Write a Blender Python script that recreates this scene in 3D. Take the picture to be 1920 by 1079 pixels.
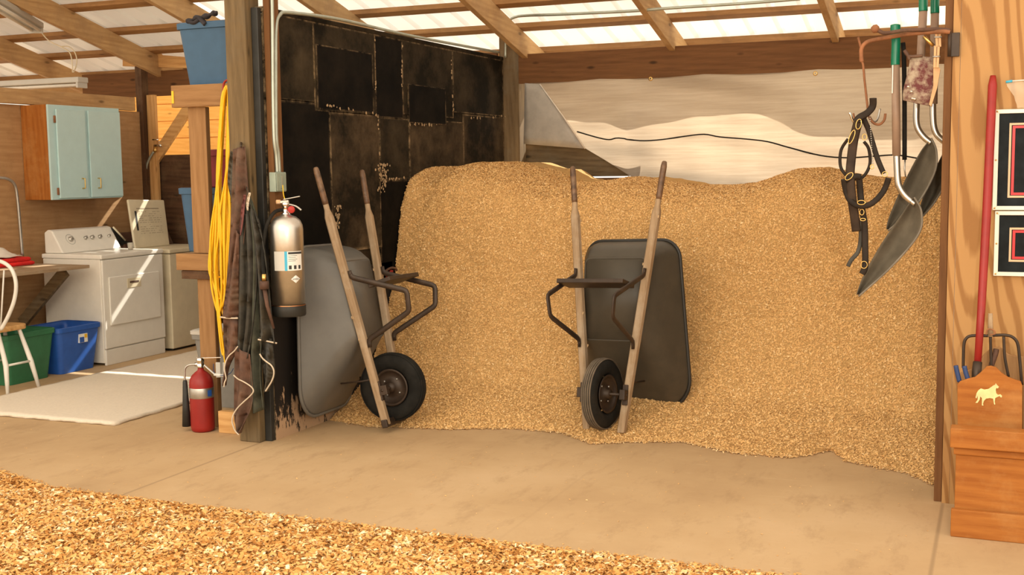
import bpy, bmesh, math, random
import numpy as np
from mathutils import Vector, Matrix
random.seed(7); rng = np.random.default_rng(7)
for o in list(bpy.data.objects): bpy.data.objects.remove(o)
SC = bpy.context.scene; COL = SC.collection

# ------------------------------------------------------------------ camera
CP = dict(loc=(3.93424, -5.73575, 1.58578), yaw=-0.395765, pitch=0.101113, roll=-0.0127844, f=2196.303)
def cam_basis():
    y, p, r = CP['yaw'], CP['pitch'], CP['roll']
    f = Vector((math.sin(y)*math.cos(p), math.cos(y)*math.cos(p), -math.sin(p)))
    rt = Vector((math.cos(y), -math.sin(y), 0)); up = rt.cross(f)
    c, s = math.cos(r), math.sin(r)
    return rt*c + up*s, up*c - rt*s, f
CR, CU, CF = cam_basis()
cd = bpy.data.cameras.new('camera'); cam = bpy.data.objects.new('camera', cd); COL.objects.link(cam)
cam.matrix_world = Matrix(((CR.x, CU.x, -CF.x, CP['loc'][0]), (CR.y, CU.y, -CF.y, CP['loc'][1]), (CR.z, CU.z, -CF.z, CP['loc'][2]), (0, 0, 0, 1)))
cd.sensor_width = 36; cd.lens = 36*CP['f']/1920; cd.clip_end = 200; cd.clip_start = .05
SC.camera = cam
def at(u, v, ax, c):
    """measured point: where the sight line through (u,v) meets the plane ax=c"""
    o = Vector(CP['loc']); d = CF + CR*((u-960)/CP['f']) - CU*((v-539.5)/CP['f'])
    i = 'xyz'.index(ax); return o + d*((c-o[i])/d[i])

# ------------------------------------------------------------------ light
SC.view_settings.view_transform = 'Standard'; SC.view_settings.look = 'None'
SC.view_settings.gamma = 1; SC.view_settings.use_curve_mapping = False
SC.view_settings.exposure = 0.68
w = bpy.data.worlds.new('sky'); SC.world = w; w.use_nodes = True
bg = w.node_tree.nodes['Background']; bg.inputs[0].default_value = (1.0, .88, .71, 1); bg.inputs[1].default_value = 1.1
def lamp(name, kind, energy, color, loc, target, size=None, angle=None):
    l = bpy.data.lights.new(name, kind); l.energy = energy; l.color = color
    if size: l.shape = 'RECTANGLE'; l.size, l.size_y = size
    if angle: l.angle = angle
    o = bpy.data.objects.new(name, l); COL.objects.link(o); o.location = loc
    o.rotation_euler = (Vector(target)-Vector(loc)).to_track_quat('-Z', 'Y').to_euler(); return o
lamp('sun', 'SUN', 5.5, (1, .93, .8), (2.2, 8, 7), (2.2-2.2, 8-5.5, 7-5.0), angle=.009)
lamp('aisle_daylight', 'AREA', 120, (1, .84, .62), (0.6, -7.6, 3.6), (1.0, 2, .4), size=(5.5, 3.0))
lamp('camera_flash', 'AREA', 42, (1, .9, .76), (4.35, -5.5, 2.1), (1.5, 3, 1.0), size=(.16, .16))

# ------------------------------------------------------------------ materials
MATS = {}
def nmat(name):
    m = bpy.data.materials.new(name); m.use_nodes = True; MATS[name] = m
    nt = m.node_tree; return m, nt, nt.nodes['Principled BSDF']
def N(nt, t, **kw):
    n = nt.nodes.new(t)
    for k, v in kw.items():
        if k.startswith('i_'): n.inputs[k[2:].replace('_', ' ')].default_value = v
        else: setattr(n, k, v)
    return n
def coords(nt, kind='Object', scale=(1, 1, 1)):
    tc = N(nt, 'ShaderNodeTexCoord'); mp = N(nt, 'ShaderNodeMapping'); mp.inputs['Scale'].default_value = scale
    nt.links.new(tc.outputs[kind], mp.inputs[0]); return mp.outputs[0]
def noise(nt, vec, scale, detail=5, rough=.6):
    n = N(nt, 'ShaderNodeTexNoise'); n.inputs['Scale'].default_value = scale; n.inputs['Detail'].default_value = detail
    n.inputs['Roughness'].default_value = rough; nt.links.new(vec, n.inputs['Vector']); return n.outputs['Fac']
def ramp(nt, fac, stops):
    r = N(nt, 'ShaderNodeValToRGB'); e = r.color_ramp.elements
    while len(e) < len(stops): e.new(.5)
    for k, (p, c) in enumerate(stops): e[k].position = p; e[k].color = (c[0], c[1], c[2], 1) if hasattr(c, '__len__') else (c, c, c, 1)
    nt.links.new(fac, r.inputs[0]); return r.outputs[0]
def mixc(nt, fac, a, b, mode='MIX'):
    m = N(nt, 'ShaderNodeMix', data_type='RGBA', blend_type=mode)
    for s, v in ((0, fac), (6, a), (7, b)):
        if isinstance(v, (int, float)): m.inputs[s].default_value = v
        elif isinstance(v, tuple): m.inputs[s].default_value = (v[0], v[1], v[2], 1)
        else: nt.links.new(v, m.inputs[s])
    return m.outputs[2]
def bump(nt, b, h, strength=.3, dist=.01):
    n = N(nt, 'ShaderNodeBump'); n.inputs['Strength'].default_value = strength; n.inputs['Distance'].default_value = dist
    nt.links.new(h, n.inputs['Height']); nt.links.new(n.outputs[0], b.inputs['Normal'])
def plain(name, col, rough=.6, metal=0, var=.12, scale=12, bmp=0, dirt=None, dirt_amt=.5, spec=.5):
    m, nt, b = nmat(name); v = coords(nt)
    f = noise(nt, v, scale)
    c = ramp(nt, f, [(.3, tuple(x*(1-var) for x in col)), (.7, tuple(min(1, x*(1+var)) for x in col))])
    if dirt:
        d = ramp(nt, noise(nt, v, scale*.35, 8, .7), [(.5, 0), (.72, dirt_amt)])
        c = mixc(nt, d, c, dirt)
    nt.links.new(c, b.inputs['Base Color']); b.inputs['Roughness'].default_value = rough; b.inputs['Metallic'].default_value = metal
    b.inputs['Specular IOR Level'].default_value = spec
    if bmp: bump(nt, b, noise(nt, v, scale*6), bmp, .004)
    return m
def wood(name, light, dark, axis='z', scale=1.0, rough=.7, dirt=None, stretch=14, knots=True, swirl=False):
    m, nt, b = nmat(name); s = [stretch*scale]*3; s['xyz'.index(axis)] = 1.1*scale
    v = coords(nt, 'Object', tuple(s)); v1 = coords(nt)
    f = noise(nt, v, 2.2, 9, .7)
    wv = N(nt, 'ShaderNodeTexWave', wave_type='BANDS', bands_direction='DIAGONAL'); wv.inputs['Scale'].default_value = .9
    wv.inputs['Distortion'].default_value = 7 if not swirl else 10; wv.inputs['Detail'].default_value = 3; wv.inputs['Detail Scale'].default_value = .7
    if swirl:
        s2 = [5.5]*3; s2['xyz'.index(axis)] = .9; vv = coords(nt, 'Object', tuple(s2))
        wv.inputs['Scale'].default_value = 1.9; wv.inputs['Distortion'].default_value = 26; wv.inputs['Detail'].default_value = 2.2; wv.inputs['Detail Scale'].default_value = .28; nt.links.new(vv, wv.inputs[0])
    else: nt.links.new(v, wv.inputs[0])
    g = mixc(nt, .5 if swirl else .10, f, wv.outputs['Fac'])
    c = ramp(nt, g, [(.3, dark), (.66, light)] if not swirl else [(.25, light), (.48, light), (.66, dark), (.8, dark)])
    if knots:
        vo = N(nt, 'ShaderNodeTexVoronoi'); vo.inputs['Scale'].default_value = 1.0; vo.inputs['Randomness'].default_value = 1
        s3 = [7]*3; s3['xyz'.index(axis)] = 2.6; nt.links.new(coords(nt, 'Object', tuple(s3)), vo.inputs[0])
        k = ramp(nt, vo.outputs['Distance'], [(.05, .85), (.12, 0)])
        c = mixc(nt, k, c, tuple(x*.35 for x in dark))
    if dirt:
        d = ramp(nt, noise(nt, v1, 3.5, 8, .7), [(.48, 0), (.78, .75)]); c = mixc(nt, d, c, dirt)
    nt.links.new(c, b.inputs['Base Color']); b.inputs['Roughness'].default_value = rough; b.inputs['Specular IOR Level'].default_value = .25
    bump(nt, b, g, .25, .004); return m
M = {}
M['pine'] = lambda ax: wood('pine_'+ax, (.72, .43, .19), (.52, .27, .09), ax)
WCACHE = {}
WDEF = dict(pine=((.74, .45, .19), (.5, .25, .08), None), rafter=((.60, .39, .19), (.44, .26, .11), (.34, .21, .11)),
            brown=((.19, .085, .029), (.115, .048, .016), None), treated=((.24, .165, .085), (.11, .07, .035), (.2, .17, .12)),
            post=((.20, .135, .065), (.095, .062, .028), (.13, .105, .07)), grey=((.42, .30, .19), (.25, .165, .09), (.5, .42, .32)),
            stand=((.36, .20, .085), (.24, .12, .045), None), bin=((.42, .155, .030), (.28, .085, .013), (.50, .26, .09)), dark=((.12, .06, .03), (.05, .025, .012), (.2, .13, .07)),
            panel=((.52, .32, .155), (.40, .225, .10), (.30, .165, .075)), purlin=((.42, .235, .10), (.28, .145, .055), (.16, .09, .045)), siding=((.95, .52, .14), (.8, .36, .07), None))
def W(kind, ax='z', **kw):
    k = (kind, ax)
    if k not in WCACHE:
        l, d, dirt = WDEF[kind]; WCACHE[k] = wood('%s_wood_%s' % (kind, ax), l, d, ax, dirt=dirt, **kw)
    return WCACHE[k]
PLY = wood('plywood_face', (.45, .25, .095), (.31, .15, .048), 'z', swirl=True, knots=False, rough=.6)
MP = {}
for nm, a in dict(
    black_plastic=((.02, .02, .018), .5, 0, .3), black_iron=((.045, .028, .018), .5, .3, .35), rust=((.30, .13, .06), .8, .3, .35),
    steel=((.66, .63, .58), .36, 1, .08), dull_steel=((.5, .48, .44), .42, .9, .15), chrome=((.8, .8, .78), .15, 1, .03), brass=((.75, .5, .17), .3, 1, .1),
    red_paint=((.29, .013, .010), .45, 0, .12), blue_tote=((.036, .10, .19), .5, 0, .08), blue_bin=((.02, .10, .42), .45, 0, .1), green_bin=((.03, .16, .07), .5, 0, .15),
    grey_tote=((.23, .22, .20), .6, 0, .1), grey_lid=((.52, .49, .44), .6, 0, .06), maroon=((.28, .02, .03), .6, 0, .15),
    enamel=((.80, .77, .70), .35, 0, .03), enamel_side=((.78, .74, .66), .4, 0, .04), almond=((.70, .62, .45), .45, 0, .05), pale_blue=((.50, .70, .72), .5, 0, .03),
    white_paint=((.80, .77, .70), .5, 0, .05), cord=((.88, .52, .01), .45, 0, .08), red_cloth=((.65, .015, .012), .95, 0, .25), white_cloth=((.75, .68, .6), .95, 0, .08),
    conduit=((.42, .46, .40), .4, .6, .12), box_green=((.30, .36, .30), .5, .2, .15), rubber=((.016, .015, .013), .8, 0, .35, 12, 0, (.06, .045, .03), .35, .12), glove=((.035, .03, .035), .9, 0, .3),
    label_white=((.80, .80, .76), .5, 0, .03), label_blue=((.05, .42, .65), .5, 0, .03), ink=((.03, .03, .03), .6, 0, .1), label_grey=((.55, .54, .50), .5, 0, .03),
    green_grip=((.0, .17, .09), .3, 0, .15), fibre=((.33, .22, .155), .5, 0, .1), scoop_grey=((.135, .115, .085), .85, 0, .25, 9, 0, None, .5, .15), grip_brown=((.14, .075, .04), .5, 0, .5, 25, .2, (.35, .24, .14), .6), scoop_edge=((.22, .19, .15), .7, .2, .2), maroon_bag=((.17, .05, .045), .8, 0, .4),
    worn_leather=((.045, .028, .018), .65, 0, .4, 12, 0, None, .5, .2), leather=((.024, .016, .011), .6, 0, .4, 12, 0, None, .5, .2), dust_leather=((.105, .050, .030), .75, 0, .45, 14, .3, (.20, .14, .09), .6), black_hide=((.034, .030, .022), .6, 0, .5, 14, .3, (.11, .095, .065), .5), green_hide=((.05, .052, .034), .75, 0, .4, 14, .3, (.15, .14, .09), .5),
    piping=((.6, .5, .38), .8, 0, .15), clothespin=((.62, .38, .2), .8, 0, .15), carpet=((.74, .64, .50), 1, 0, .07), white_panel=((.80, .77, .68), .4, 0, .03), black_panel=((.008, .011, .013), .5, 0, .6, 12, 0, None, .5, .12),
    tan_line=((.62, .45, .28), .5, 0, .05), red_line=((.6, .01, .015), .4, 0, .05), barn_clear=((.75, .6, .4), .2, 0, .05), copper=((.75, .35, .16), .3, 1, .1), blue_grip=((.02, .05, .16), .5, 0, .1),
    chip=((.46, .32, .18), .9, 0, .2), yellow=((.85, .5, .02), .5, 0, .1), gold=((.86, .68, .32), .5, .0, .25), tape_red=((.5, .03, .02), .5, 0, .2), orange_cloth=((.5, .06, .03), .8, 0, .3)).items():
    MP[nm] = plain(nm, *a)
TUB1 = plain('tub_grey_plastic', (.135, .128, .115), .42, 0, .12, 5, 0, (.22, .17, .11), .35, .35)
TUB2 = plain('tub_charcoal_plastic', (.062, .052, .038), .42, 0, .15, 5, 0, (.16, .12, .075), .3, .35)
TUBRIM = plain('tub_rim_plastic', (.02, .018, .015), .5, 0, .2)
m, nt, b = nmat('bag_dirt'); v = coords(nt); f = ramp(nt, noise(nt, v, 16, 8, .7), [(.42, (.13, .035, .035)), (.6, (.42, .34, .25))]); nt.links.new(f, b.inputs['Base Color']); b.inputs['Roughness'].default_value = .9; MP['bag'] = m
m, nt, b = nmat('clear_plastic'); b.inputs['Base Color'].default_value = (.9, .85, .75, 1); b.inputs['Transmission Weight'].default_value = .6; b.inputs['Roughness'].default_value = .25; b.inputs['IOR'].default_value = 1.2; MP['clear'] = m

def concrete():
    m, nt, b = nmat('concrete'); v = coords(nt)
    a = noise(nt, v, .9, 8, .6); c = ramp(nt, a, [(.3, (.42, .275, .145)), (.5, (.50, .34, .185)), (.7, (.555, .39, .225))])
    st = ramp(nt, noise(nt, coords(nt, 'Object', (3, 1.2, 1)), 2.2, 10, .75), [(.52, 0), (.72, .6)]); c = mixc(nt, st, c, (.33, .21, .11))
    sc = ramp(nt, noise(nt, coords(nt, 'Object', (1.2, 9, 1)), 2.4, 9, .7), [(.6, 0), (.78, .5)]); c = mixc(nt, sc, c, (.66, .50, .32))
    sp = ramp(nt, noise(nt, v, 38, 3, .5), [(.66, 0), (.74, .35)]); c = mixc(nt, sp, c, (.36, .27, .18))
    sep = N(nt, 'ShaderNodeSeparateXYZ'); nt.links.new(coords(nt), sep.inputs[0])
    tot = None
    wob = noise(nt, v, 6, 4)
    for j in (-.05, 1.98, 3.72):
        s = N(nt, 'ShaderNodeMath', operation='SUBTRACT'); nt.links.new(sep.outputs[0], s.inputs[0]); s.inputs[1].default_value = j
        ab = N(nt, 'ShaderNodeMath', operation='ABSOLUTE'); nt.links.new(s.outputs[0], ab.inputs[0])
        lt = ramp(nt, ab.outputs[0], [(.003, .7 if j != 1.98 else .12), (.012, 0)]); tot = lt if tot is None else mixc(nt, 1.0, tot, lt, 'LIGHTEN')
    # the grout lines run only in front of the stalls
    s = N(nt, 'ShaderNodeMath', operation='LESS_THAN'); nt.links.new(sep.outputs[1], s.inputs[0]); s.inputs[1].default_value = .02
    tot = mixc(nt, 1.0, tot, s.outputs[0], 'MULTIPLY'); c = mixc(nt, tot, c, (.30, .2, .11))
    nt.links.new(c, b.inputs['Base Color']); b.inputs['Roughness'].default_value = .75; b.inputs['Specular IOR Level'].default_value = .3
    bump(nt, b, noise(nt, v, 60, 6), .15, .003); return m
M['concrete'] = concrete()

def flake_mat(name, stops):
    m, nt, b = nmat(name); at_ = N(nt, 'ShaderNodeAttribute', attribute_name='tone')
    c = ramp(nt, at_.outputs['Fac'], stops); nt.links.new(c, b.inputs['Base Color'])
    b.inputs['Roughness'].default_value = .8; b.inputs['Specular IOR Level'].default_value = .2; return m
FL_P = flake_mat('pale_pine_flakes', [(0, (.50, .28, .105)), (.3, (.68, .40, .155)), (.7, (.77, .48, .20)), (1, (.90, .66, .36))])
FL_B = flake_mat('golden_pine_flakes', [(0, (.48, .21, .05)), (.3, (.66, .34, .10)), (.7, (.78, .46, .17)), (1, (.98, .80, .50))])
def heap_base(name, a, c, sc):
    m, nt, b = nmat(name); v = coords(nt)
    f = noise(nt, v, sc, 6, .8); nt.links.new(ramp(nt, f, [(.3, a), (.7, c)]), b.inputs['Base Color']); b.inputs['Roughness'].default_value = .95
    b.inputs['Specular IOR Level'].default_value = .1; bump(nt, b, f, .8, .02); return m
BASE_P = heap_base('pile_fines', (.60, .35, .13), (.76, .48, .20), 55)
BASE_B = heap_base('bedding_fines', (.52, .25, .07), (.74, .44, .16), 40)

def blackmat(name, col, dust, amt, edge=.5):
    m, nt, b = nmat(name); v = coords(nt)
    d = ramp(nt, noise(nt, v, 1.9, 9, .72), [(.42, 0), (.68, amt)]); c = mixc(nt, d, col, dust)
    g = N(nt, 'ShaderNodeSeparateXYZ'); nt.links.new(coords(nt, 'Generated'), g.inputs[0])
    ed = None
    for k in (1, 2):
        s = N(nt, 'ShaderNodeMath', operation='SUBTRACT'); nt.links.new(g.outputs[k], s.inputs[0]); s.inputs[1].default_value = .5
        ab = N(nt, 'ShaderNodeMath', operation='ABSOLUTE'); nt.links.new(s.outputs[0], ab.inputs[0])
        e = ramp(nt, ab.outputs[0], [(.475, 0), (.497, 1)]); ed = e if ed is None else mixc(nt, 1.0, ed, e, 'LIGHTEN')
    n2 = ramp(nt, noise(nt, v, 14, 6, .75), [(.42, 0), (.66, edge)])
    c = mixc(nt, mixc(nt, 1.0, ed, n2, 'MULTIPLY'), c, (.42, .30, .17))
    nt.links.new(c, b.inputs['Base Color']); b.inputs['Roughness'].default_value = .75; b.inputs['Specular IOR Level'].default_value = .08
    bump(nt, b, noise(nt, v, 30), .1, .004); return m
BM = [blackmat('black_mat_dusty', (.010, .008, .005), (.075, .055, .032), .8, .7), blackmat('black_mat_brown', (.014, .011, .007), (.125, .085, .048), .8, .7), blackmat('black_mat_clean', (.003, .0028, .0025), (.025, .018, .012), .6, .5)]
def peeling():
    m, nt, b = nmat('peeling_black_paint'); v = coords(nt, 'Object', (1, 1, .32)); s = N(nt, 'ShaderNodeSeparateXYZ'); nt.links.new(coords(nt), s.inputs[0])
    f = noise(nt, v, 22, 6, .7); h = N(nt, 'ShaderNodeMath', operation='MULTIPLY_ADD'); nt.links.new(s.outputs[2], h.inputs[0]); h.inputs[1].default_value = .75; nt.links.new(f, h.inputs[2])
    c = ramp(nt, h.outputs[0], [(.555, (.46, .30, .18)), (.60, (.012, .009, .007))]); nt.links.new(c, b.inputs['Base Color']); b.inputs['Roughness'].default_value = .6; return m
PEEL = peeling()
def tarp_mat():
    m, nt, b = nmat('woven_tarp'); v = coords(nt, 'Object', (1.2, 1, 26)); f = noise(nt, v, 2.0, 6, .7)
    c = ramp(nt, f, [(.3, (.25, .22, .185)), (.7, (.32, .285, .24))]); nt.links.new(c, b.inputs['Base Color']); b.inputs['Roughness'].default_value = .6
    tr = N(nt, 'ShaderNodeBsdfTranslucent'); nt.links.new(ramp(nt, f, [(.3, (.66, .50, .35)), (.7, (.86, .69, .51))]), tr.inputs['Color']); mx = N(nt, 'ShaderNodeMixShader'); mx.inputs[0].default_value = .31
    nt.links.new(b.outputs[0], mx.inputs[1]); nt.links.new(tr.outputs[0], mx.inputs[2]); nt.links.new(mx.outputs[0], nt.nodes['Material Output'].inputs[0])
    bump(nt, b, f, .2, .01); return m
TARP = tarp_mat()
def roof_mat(nm, tr_):
    m, nt, b = nmat(nm); b.inputs['Base Color'].default_value = (.80, .78, .73, 1); b.inputs['Roughness'].default_value = .45
    tr = N(nt, 'ShaderNodeBsdfTranslucent'); tr.inputs['Color'].default_value = (.97, .96, .93, 1); mx = N(nt, 'ShaderNodeMixShader'); mx.inputs[0].default_value = tr_
    nt.links.new(b.outputs[0], mx.inputs[1]); nt.links.new(tr.outputs[0], mx.inputs[2]); nt.links.new(mx.outputs[0], nt.nodes['Material Output'].inputs[0]); return m
ROOF = roof_mat('white_roof_sheet', .24); ROOF2 = roof_mat('plain_roof_sheet', .06)

# ------------------------------------------------------------------ mesh builder
class G:
    def __init__(s): s.v = []; s.f = []; s.sm = []
    def add(s, vs, fs, smooth=False):
        n = len(s.v); s.v += [tuple(x) for x in vs]; s.f += [tuple(i+n for i in f) for f in fs]; s.sm += [smooth]*len(fs); return s
    def box(s, lo, hi):
        x0, y0, z0 = lo; x1, y1, z1 = hi
        return s.add([(x0, y0, z0), (x1, y0, z0), (x1, y1, z0), (x0, y1, z0), (x0, y0, z1), (x1, y0, z1), (x1, y1, z1), (x0, y1, z1)],
                     [(0, 3, 2, 1), (4, 5, 6, 7), (0, 1, 5, 4), (1, 2, 6, 5), (2, 3, 7, 6), (3, 0, 4, 7)])
    def bar(s, p, q, w, h, up=(0, 0, 1), w2=None, h2=None):
        p, q = Vector(p), Vector(q); d = (q-p).normalized(); a = d.cross(Vector(up))
        if a.length < 1e-4: a = d.cross(Vector((0, 1, 0)))
        a.normalize(); c = a.cross(d).normalized(); w2 = w2 or w; h2 = h2 or h
        vs = [P+a*(sx*ww/2)+c*(sz*hh/2) for P, ww, hh in ((p, w, h), (q, w2, h2)) for sx, sz in ((-1, -1), (1, -1), (1, 1), (-1, 1))]
        return s.add(vs, [(0, 1, 2, 3), (7, 6, 5, 4), (0, 4, 5, 1), (1, 5, 6, 2), (2, 6, 7, 3), (3, 7, 4, 0)])
    def tube(s, pts, r, seg=8, flat=None, nrm=None, closed=False, cap=True, radii=None):
        pts = [Vector(p) for p in pts]; n = len(pts); vs = []
        ref = Vector(nrm) if nrm else None
        prev = None
        for i, p in enumerate(pts):
            a = pts[(i-1) % n] if (closed or i) else p; b_ = pts[(i+1) % n] if (closed or i < n-1) else p
            d = (b_-a).normalized() if (b_-a).length > 1e-9 else Vector((0, 0, 1))
            if ref: u = d.cross(ref)
            elif prev is None: u = d.cross(Vector((0, 0, 1)) if abs(d.z) < .9 else Vector((1, 0, 0)))
            else: u = prev-d*prev.dot(d)
            if u.length < 1e-6: u = d.cross(Vector((.3, 1, .2)))
            u.normalize(); prev = u; t = d.cross(u).normalized(); rr = radii[i] if radii else r
            for k in range(seg):
                an = 2*math.pi*k/seg; vs.append(p+u*(math.cos(an)*rr)+t*(math.sin(an)*rr*(flat or 1)))
        fs = []
        for i in range(n if closed else n-1):
            j = (i+1) % n
            for k in range(seg): fs.append((i*seg+k, i*seg+(k+1) % seg, j*seg+(k+1) % seg, j*seg+k))
        if not closed and cap: fs += [tuple(range(seg))[::-1], tuple((n-1)*seg+k for k in range(seg))]
        return s.add(vs, fs, True)
    def lathe(s, prof, org=(0, 0, 0), ax=(0, 0, 1), seg=28, a0=0, a1=2*math.pi):
        ax = Vector(ax).normalized(); u = ax.cross(Vector((0, 1, 0)) if abs(ax.y) < .9 else Vector((1, 0, 0))).normalized(); t = ax.cross(u); org = Vector(org)
        full = abs(a1-a0-2*math.pi) < 1e-6; m = seg if full else seg+1
        vs = [org+ax*z+(u*math.cos(a0+(a1-a0)*k/seg)+t*math.sin(a0+(a1-a0)*k/seg))*r for r, z in prof for k in range(m)]
        fs = [(i*m+k, i*m+(k+1) % m, (i+1)*m+(k+1) % m, (i+1)*m+k) for i in range(len(prof)-1) for k in range(seg)]
        return s.add(vs, fs, True)
    def prism(s, poly, d):
        poly = [Vector(p) for p in poly]; d = Vector(d); n = len(poly)
        return s.add(poly+[p+d for p in poly], [tuple(range(n))[::-1], tuple(range(n, 2*n))]+[(i, (i+1) % n, n+(i+1) % n, n+i) for i in range(n)])
    def grid(s, rows, smooth=True, closed=False):
        m = len(rows[0]); vs = [p for r in rows for p in r]
        fs = [(i*m+k, i*m+(k+1) % m, (i+1)*m+(k+1) % m, (i+1)*m+k) for i in range(len(rows)-1) for k in range(m if closed else m-1)]
        return s.add(vs, fs, smooth)
    def build(s, name, mat, parent=None, bevel=0, solid=0, sub=0, base=None, fixn=True):
        org = Vector((0, 0, 0))
        if parent is not None and parent.get('_org'): org = Vector(parent['_org'])
        if parent is None:
            xs = [v[0] for v in s.v]; ys = [v[1] for v in s.v]; zs = [v[2] for v in s.v]
            org = Vector(((min(xs)+max(xs))/2, (min(ys)+max(ys))/2, min(zs)))
        me = bpy.data.meshes.new(name); me.from_pydata([tuple(Vector(v)-org) for v in s.v], [], s.f)
        me.polygons.foreach_set('use_smooth', s.sm); me.materials.append(mat); me.update()
        if fixn:
            bm = bmesh.new(); bm.from_mesh(me); bmesh.ops.recalc_face_normals(bm, faces=bm.faces); bm.to_mesh(me); bm.free()
        o = bpy.data.objects.new(name, me); COL.objects.link(o)
        if parent is None: o.location = org; o['_org'] = tuple(org)
        else: o.parent = parent; o['_org'] = tuple(org)
        if bevel:
            md = o.modifiers.new('bevel', 'BEVEL'); md.width = bevel; md.segments = 2; md.limit_method = 'ANGLE'; md.angle_limit = math.radians(40)
        if solid: md = o.modifiers.new('thickness', 'SOLIDIFY'); md.thickness = solid; md.offset = 0
        if sub: md = o.modifiers.new('smooth', 'SUBSURF'); md.levels = sub; md.render_levels = sub
        return o
def thing(name, label, cat, loc=(0, 0, 0), group=None):
    o = bpy.data.objects.new(name, None); COL.objects.link(o); o.location = loc; o['_org'] = tuple(loc); o.empty_display_size = .1
    o['label'] = label; o['category'] = cat
    if group: o['group'] = group
    return o
def tag(o, label, cat, group=None, kind=None):
    o['label'] = label; o['category'] = cat
    if group: o['group'] = group
    if kind: o['kind'] = kind
    return o
def struct(o): o['kind'] = 'structure'; return o
def smooth_path(pts, n=6, closed=False):
    pts = [Vector(p) for p in pts]; out = []; L = len(pts)
    rngk = range(L) if closed else range(L-1)
    for i in rngk:
        p0 = pts[(i-1) % L] if (closed or i > 0) else pts[i]; p1 = pts[i]; p2 = pts[(i+1) % L]; p3 = pts[(i+2) % L] if (closed or i+2 < L) else pts[i+1]
        for k in range(n):
            t = k/n; out.append(.5*((2*p1)+(p2-p0)*t+(2*p0-5*p1+4*p2-p3)*t*t+(3*p1-p0-3*p2+p3)*t**3))
    if not closed: out.append(pts[-1])
    return out
def rrect(hx, hy, r, n=6, cx=0, cy=0):
    out = []
    for sx, sy, a in ((1, 1, 0), (-1, 1, 90), (-1, -1, 180), (1, -1, 270)):
        for k in range(n+1):
            t = math.radians(a+90*k/n); out.append((cx+sx*(hx-r)+r*math.cos(t), cy+sy*(hy-r)+r*math.sin(t)))
    return out
def text_mesh(name, body, mat, parent, origin, right, up, height):
    cu = bpy.data.curves.new(name, 'FONT'); cu.body = body; cu.align_x = 'CENTER'; cu.align_y = 'CENTER'; cu.size = height*1.4
    to = bpy.data.objects.new(name, cu); COL.objects.link(to); dg = bpy.context.evaluated_depsgraph_get(); me = bpy.data.meshes.new_from_object(to.evaluated_get(dg))
    bpy.data.objects.remove(to); right = Vector(right).normalized(); up = Vector(up).normalized(); nn = right.cross(up); org = Vector(parent['_org'])
    for v in me.vertices: v.co = Vector(origin)+right*v.co.x+up*v.co.y-org
    me.materials.clear(); me.materials.append(mat); o = bpy.data.objects.new(name, me); COL.objects.link(o); o.parent = parent; o['_org'] = tuple(org); return o

# ------------------------------------------------------------------ setting
WST, D, H = 3.69, 3.56, 2.53
fl = thing('floor_origin', 'floor', 'floor', (0, 0, 0)); flo = struct(G().box((-9, -1.28, -.12), (7, 4.0, 0)).build('floor', M['concrete'], fl)); flo.parent = None; bpy.data.objects.remove(fl)
GR = plain('ground_dirt', (.42, .28, .15), .95, 0, .2, 2)
YARD = plain('pale_bounce_ground', (.80, .74, .62), .95, 0, .1, 2)  # unseen ground outside, made pale to bounce sunlight up under the eave
struct(G().box((-22, -14, -.2), (22, 3.99, -.13)).build('floor', GR))
struct(G().box((-22, 4.0, -.2), (22, 18, -.10)).build('floor', YARD))
# left laundry wall (plywood with an upper board)
lw = struct(G().box((-3.70, -.6, 0), (-3.66, 3.30, 2.17)).build('wall_left', W('panel', 'y', swirl=False)))
# back wall of laundry bay: half wall to 1.75 m
struct(G().box((-3.62, 3.44, 0), (-.05, 3.48, 1.76)).build('wall_back', W('dark', 'x')))
# rear boards of the stall behind the pile
bw = struct(G().box((.03, 3.76, 0), (3.69, 3.79, .3)).build('wall_back', W('brown', 'x')))
for k, (z0, z1) in enumerate([(.31, .6), (.61, .9), (.91, 1.2), (1.21, 1.50), (1.512, 1.80)]):
    G().box((.03, 3.76, z0), (3.69 if z1 < 1.51 else 1.30, 3.79, z1)).build('board', W('brown' if k % 2 else 'treated', 'x'), bw, bevel=.004)
# black partition
pt = struct(G().box((-.045, .02, 0), (-.002, 3.54, 2.49)).build('wall_partition', BM[0]))
def mat_panel(u0, v0, u1, v1, k, lift=.004, name='mat_panel'):
    vm = (v0+v1)/2; um = (u0+u1)/2
    y0 = at(u0, vm, 'x', 0).y; y1 = at(u1, vm, 'x', 0).y; z1 = at(um, v0, 'x', 0).z; z0 = at(um, v1, 'x', 0).z
    y0 = max(y0, .02); y1 = min(y1, 3.53); z1 = min(z1, 2.5); z0 = max(z0, 0)
    return G().box((0, y0, z0), (lift, y1, z1)).build(name, BM[k], pt)
mat_panel(488, 5, 587, 188, 0); mat_panel(587, 45, 703, 212, 0, .006); mat_panel(592, 92, 698, 208, 2, .008)
mat_panel(703, 62, 753, 222, 2, .005); mat_panel(753, 80, 848, 218, 0, .006); mat_panel(763, 162, 833, 232, 2, .014)
mat_panel(848, 92, 952, 215, 0, .005); mat_panel(488, 188, 620, 470, 2, .004); mat_panel(620, 212, 712, 470, 1, .006)
mat_panel(712, 222, 766, 336, 0, .005); mat_panel(766, 226, 868, 345, 1, .008); mat_panel(868, 218, 954, 345, 1, .006)
mat_panel(712, 336, 830, 520, 2, .003)
G().box((0, .02, 0), (.003, 1.5, .95)).build('painted_sheet', PEEL, pt)
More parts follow.
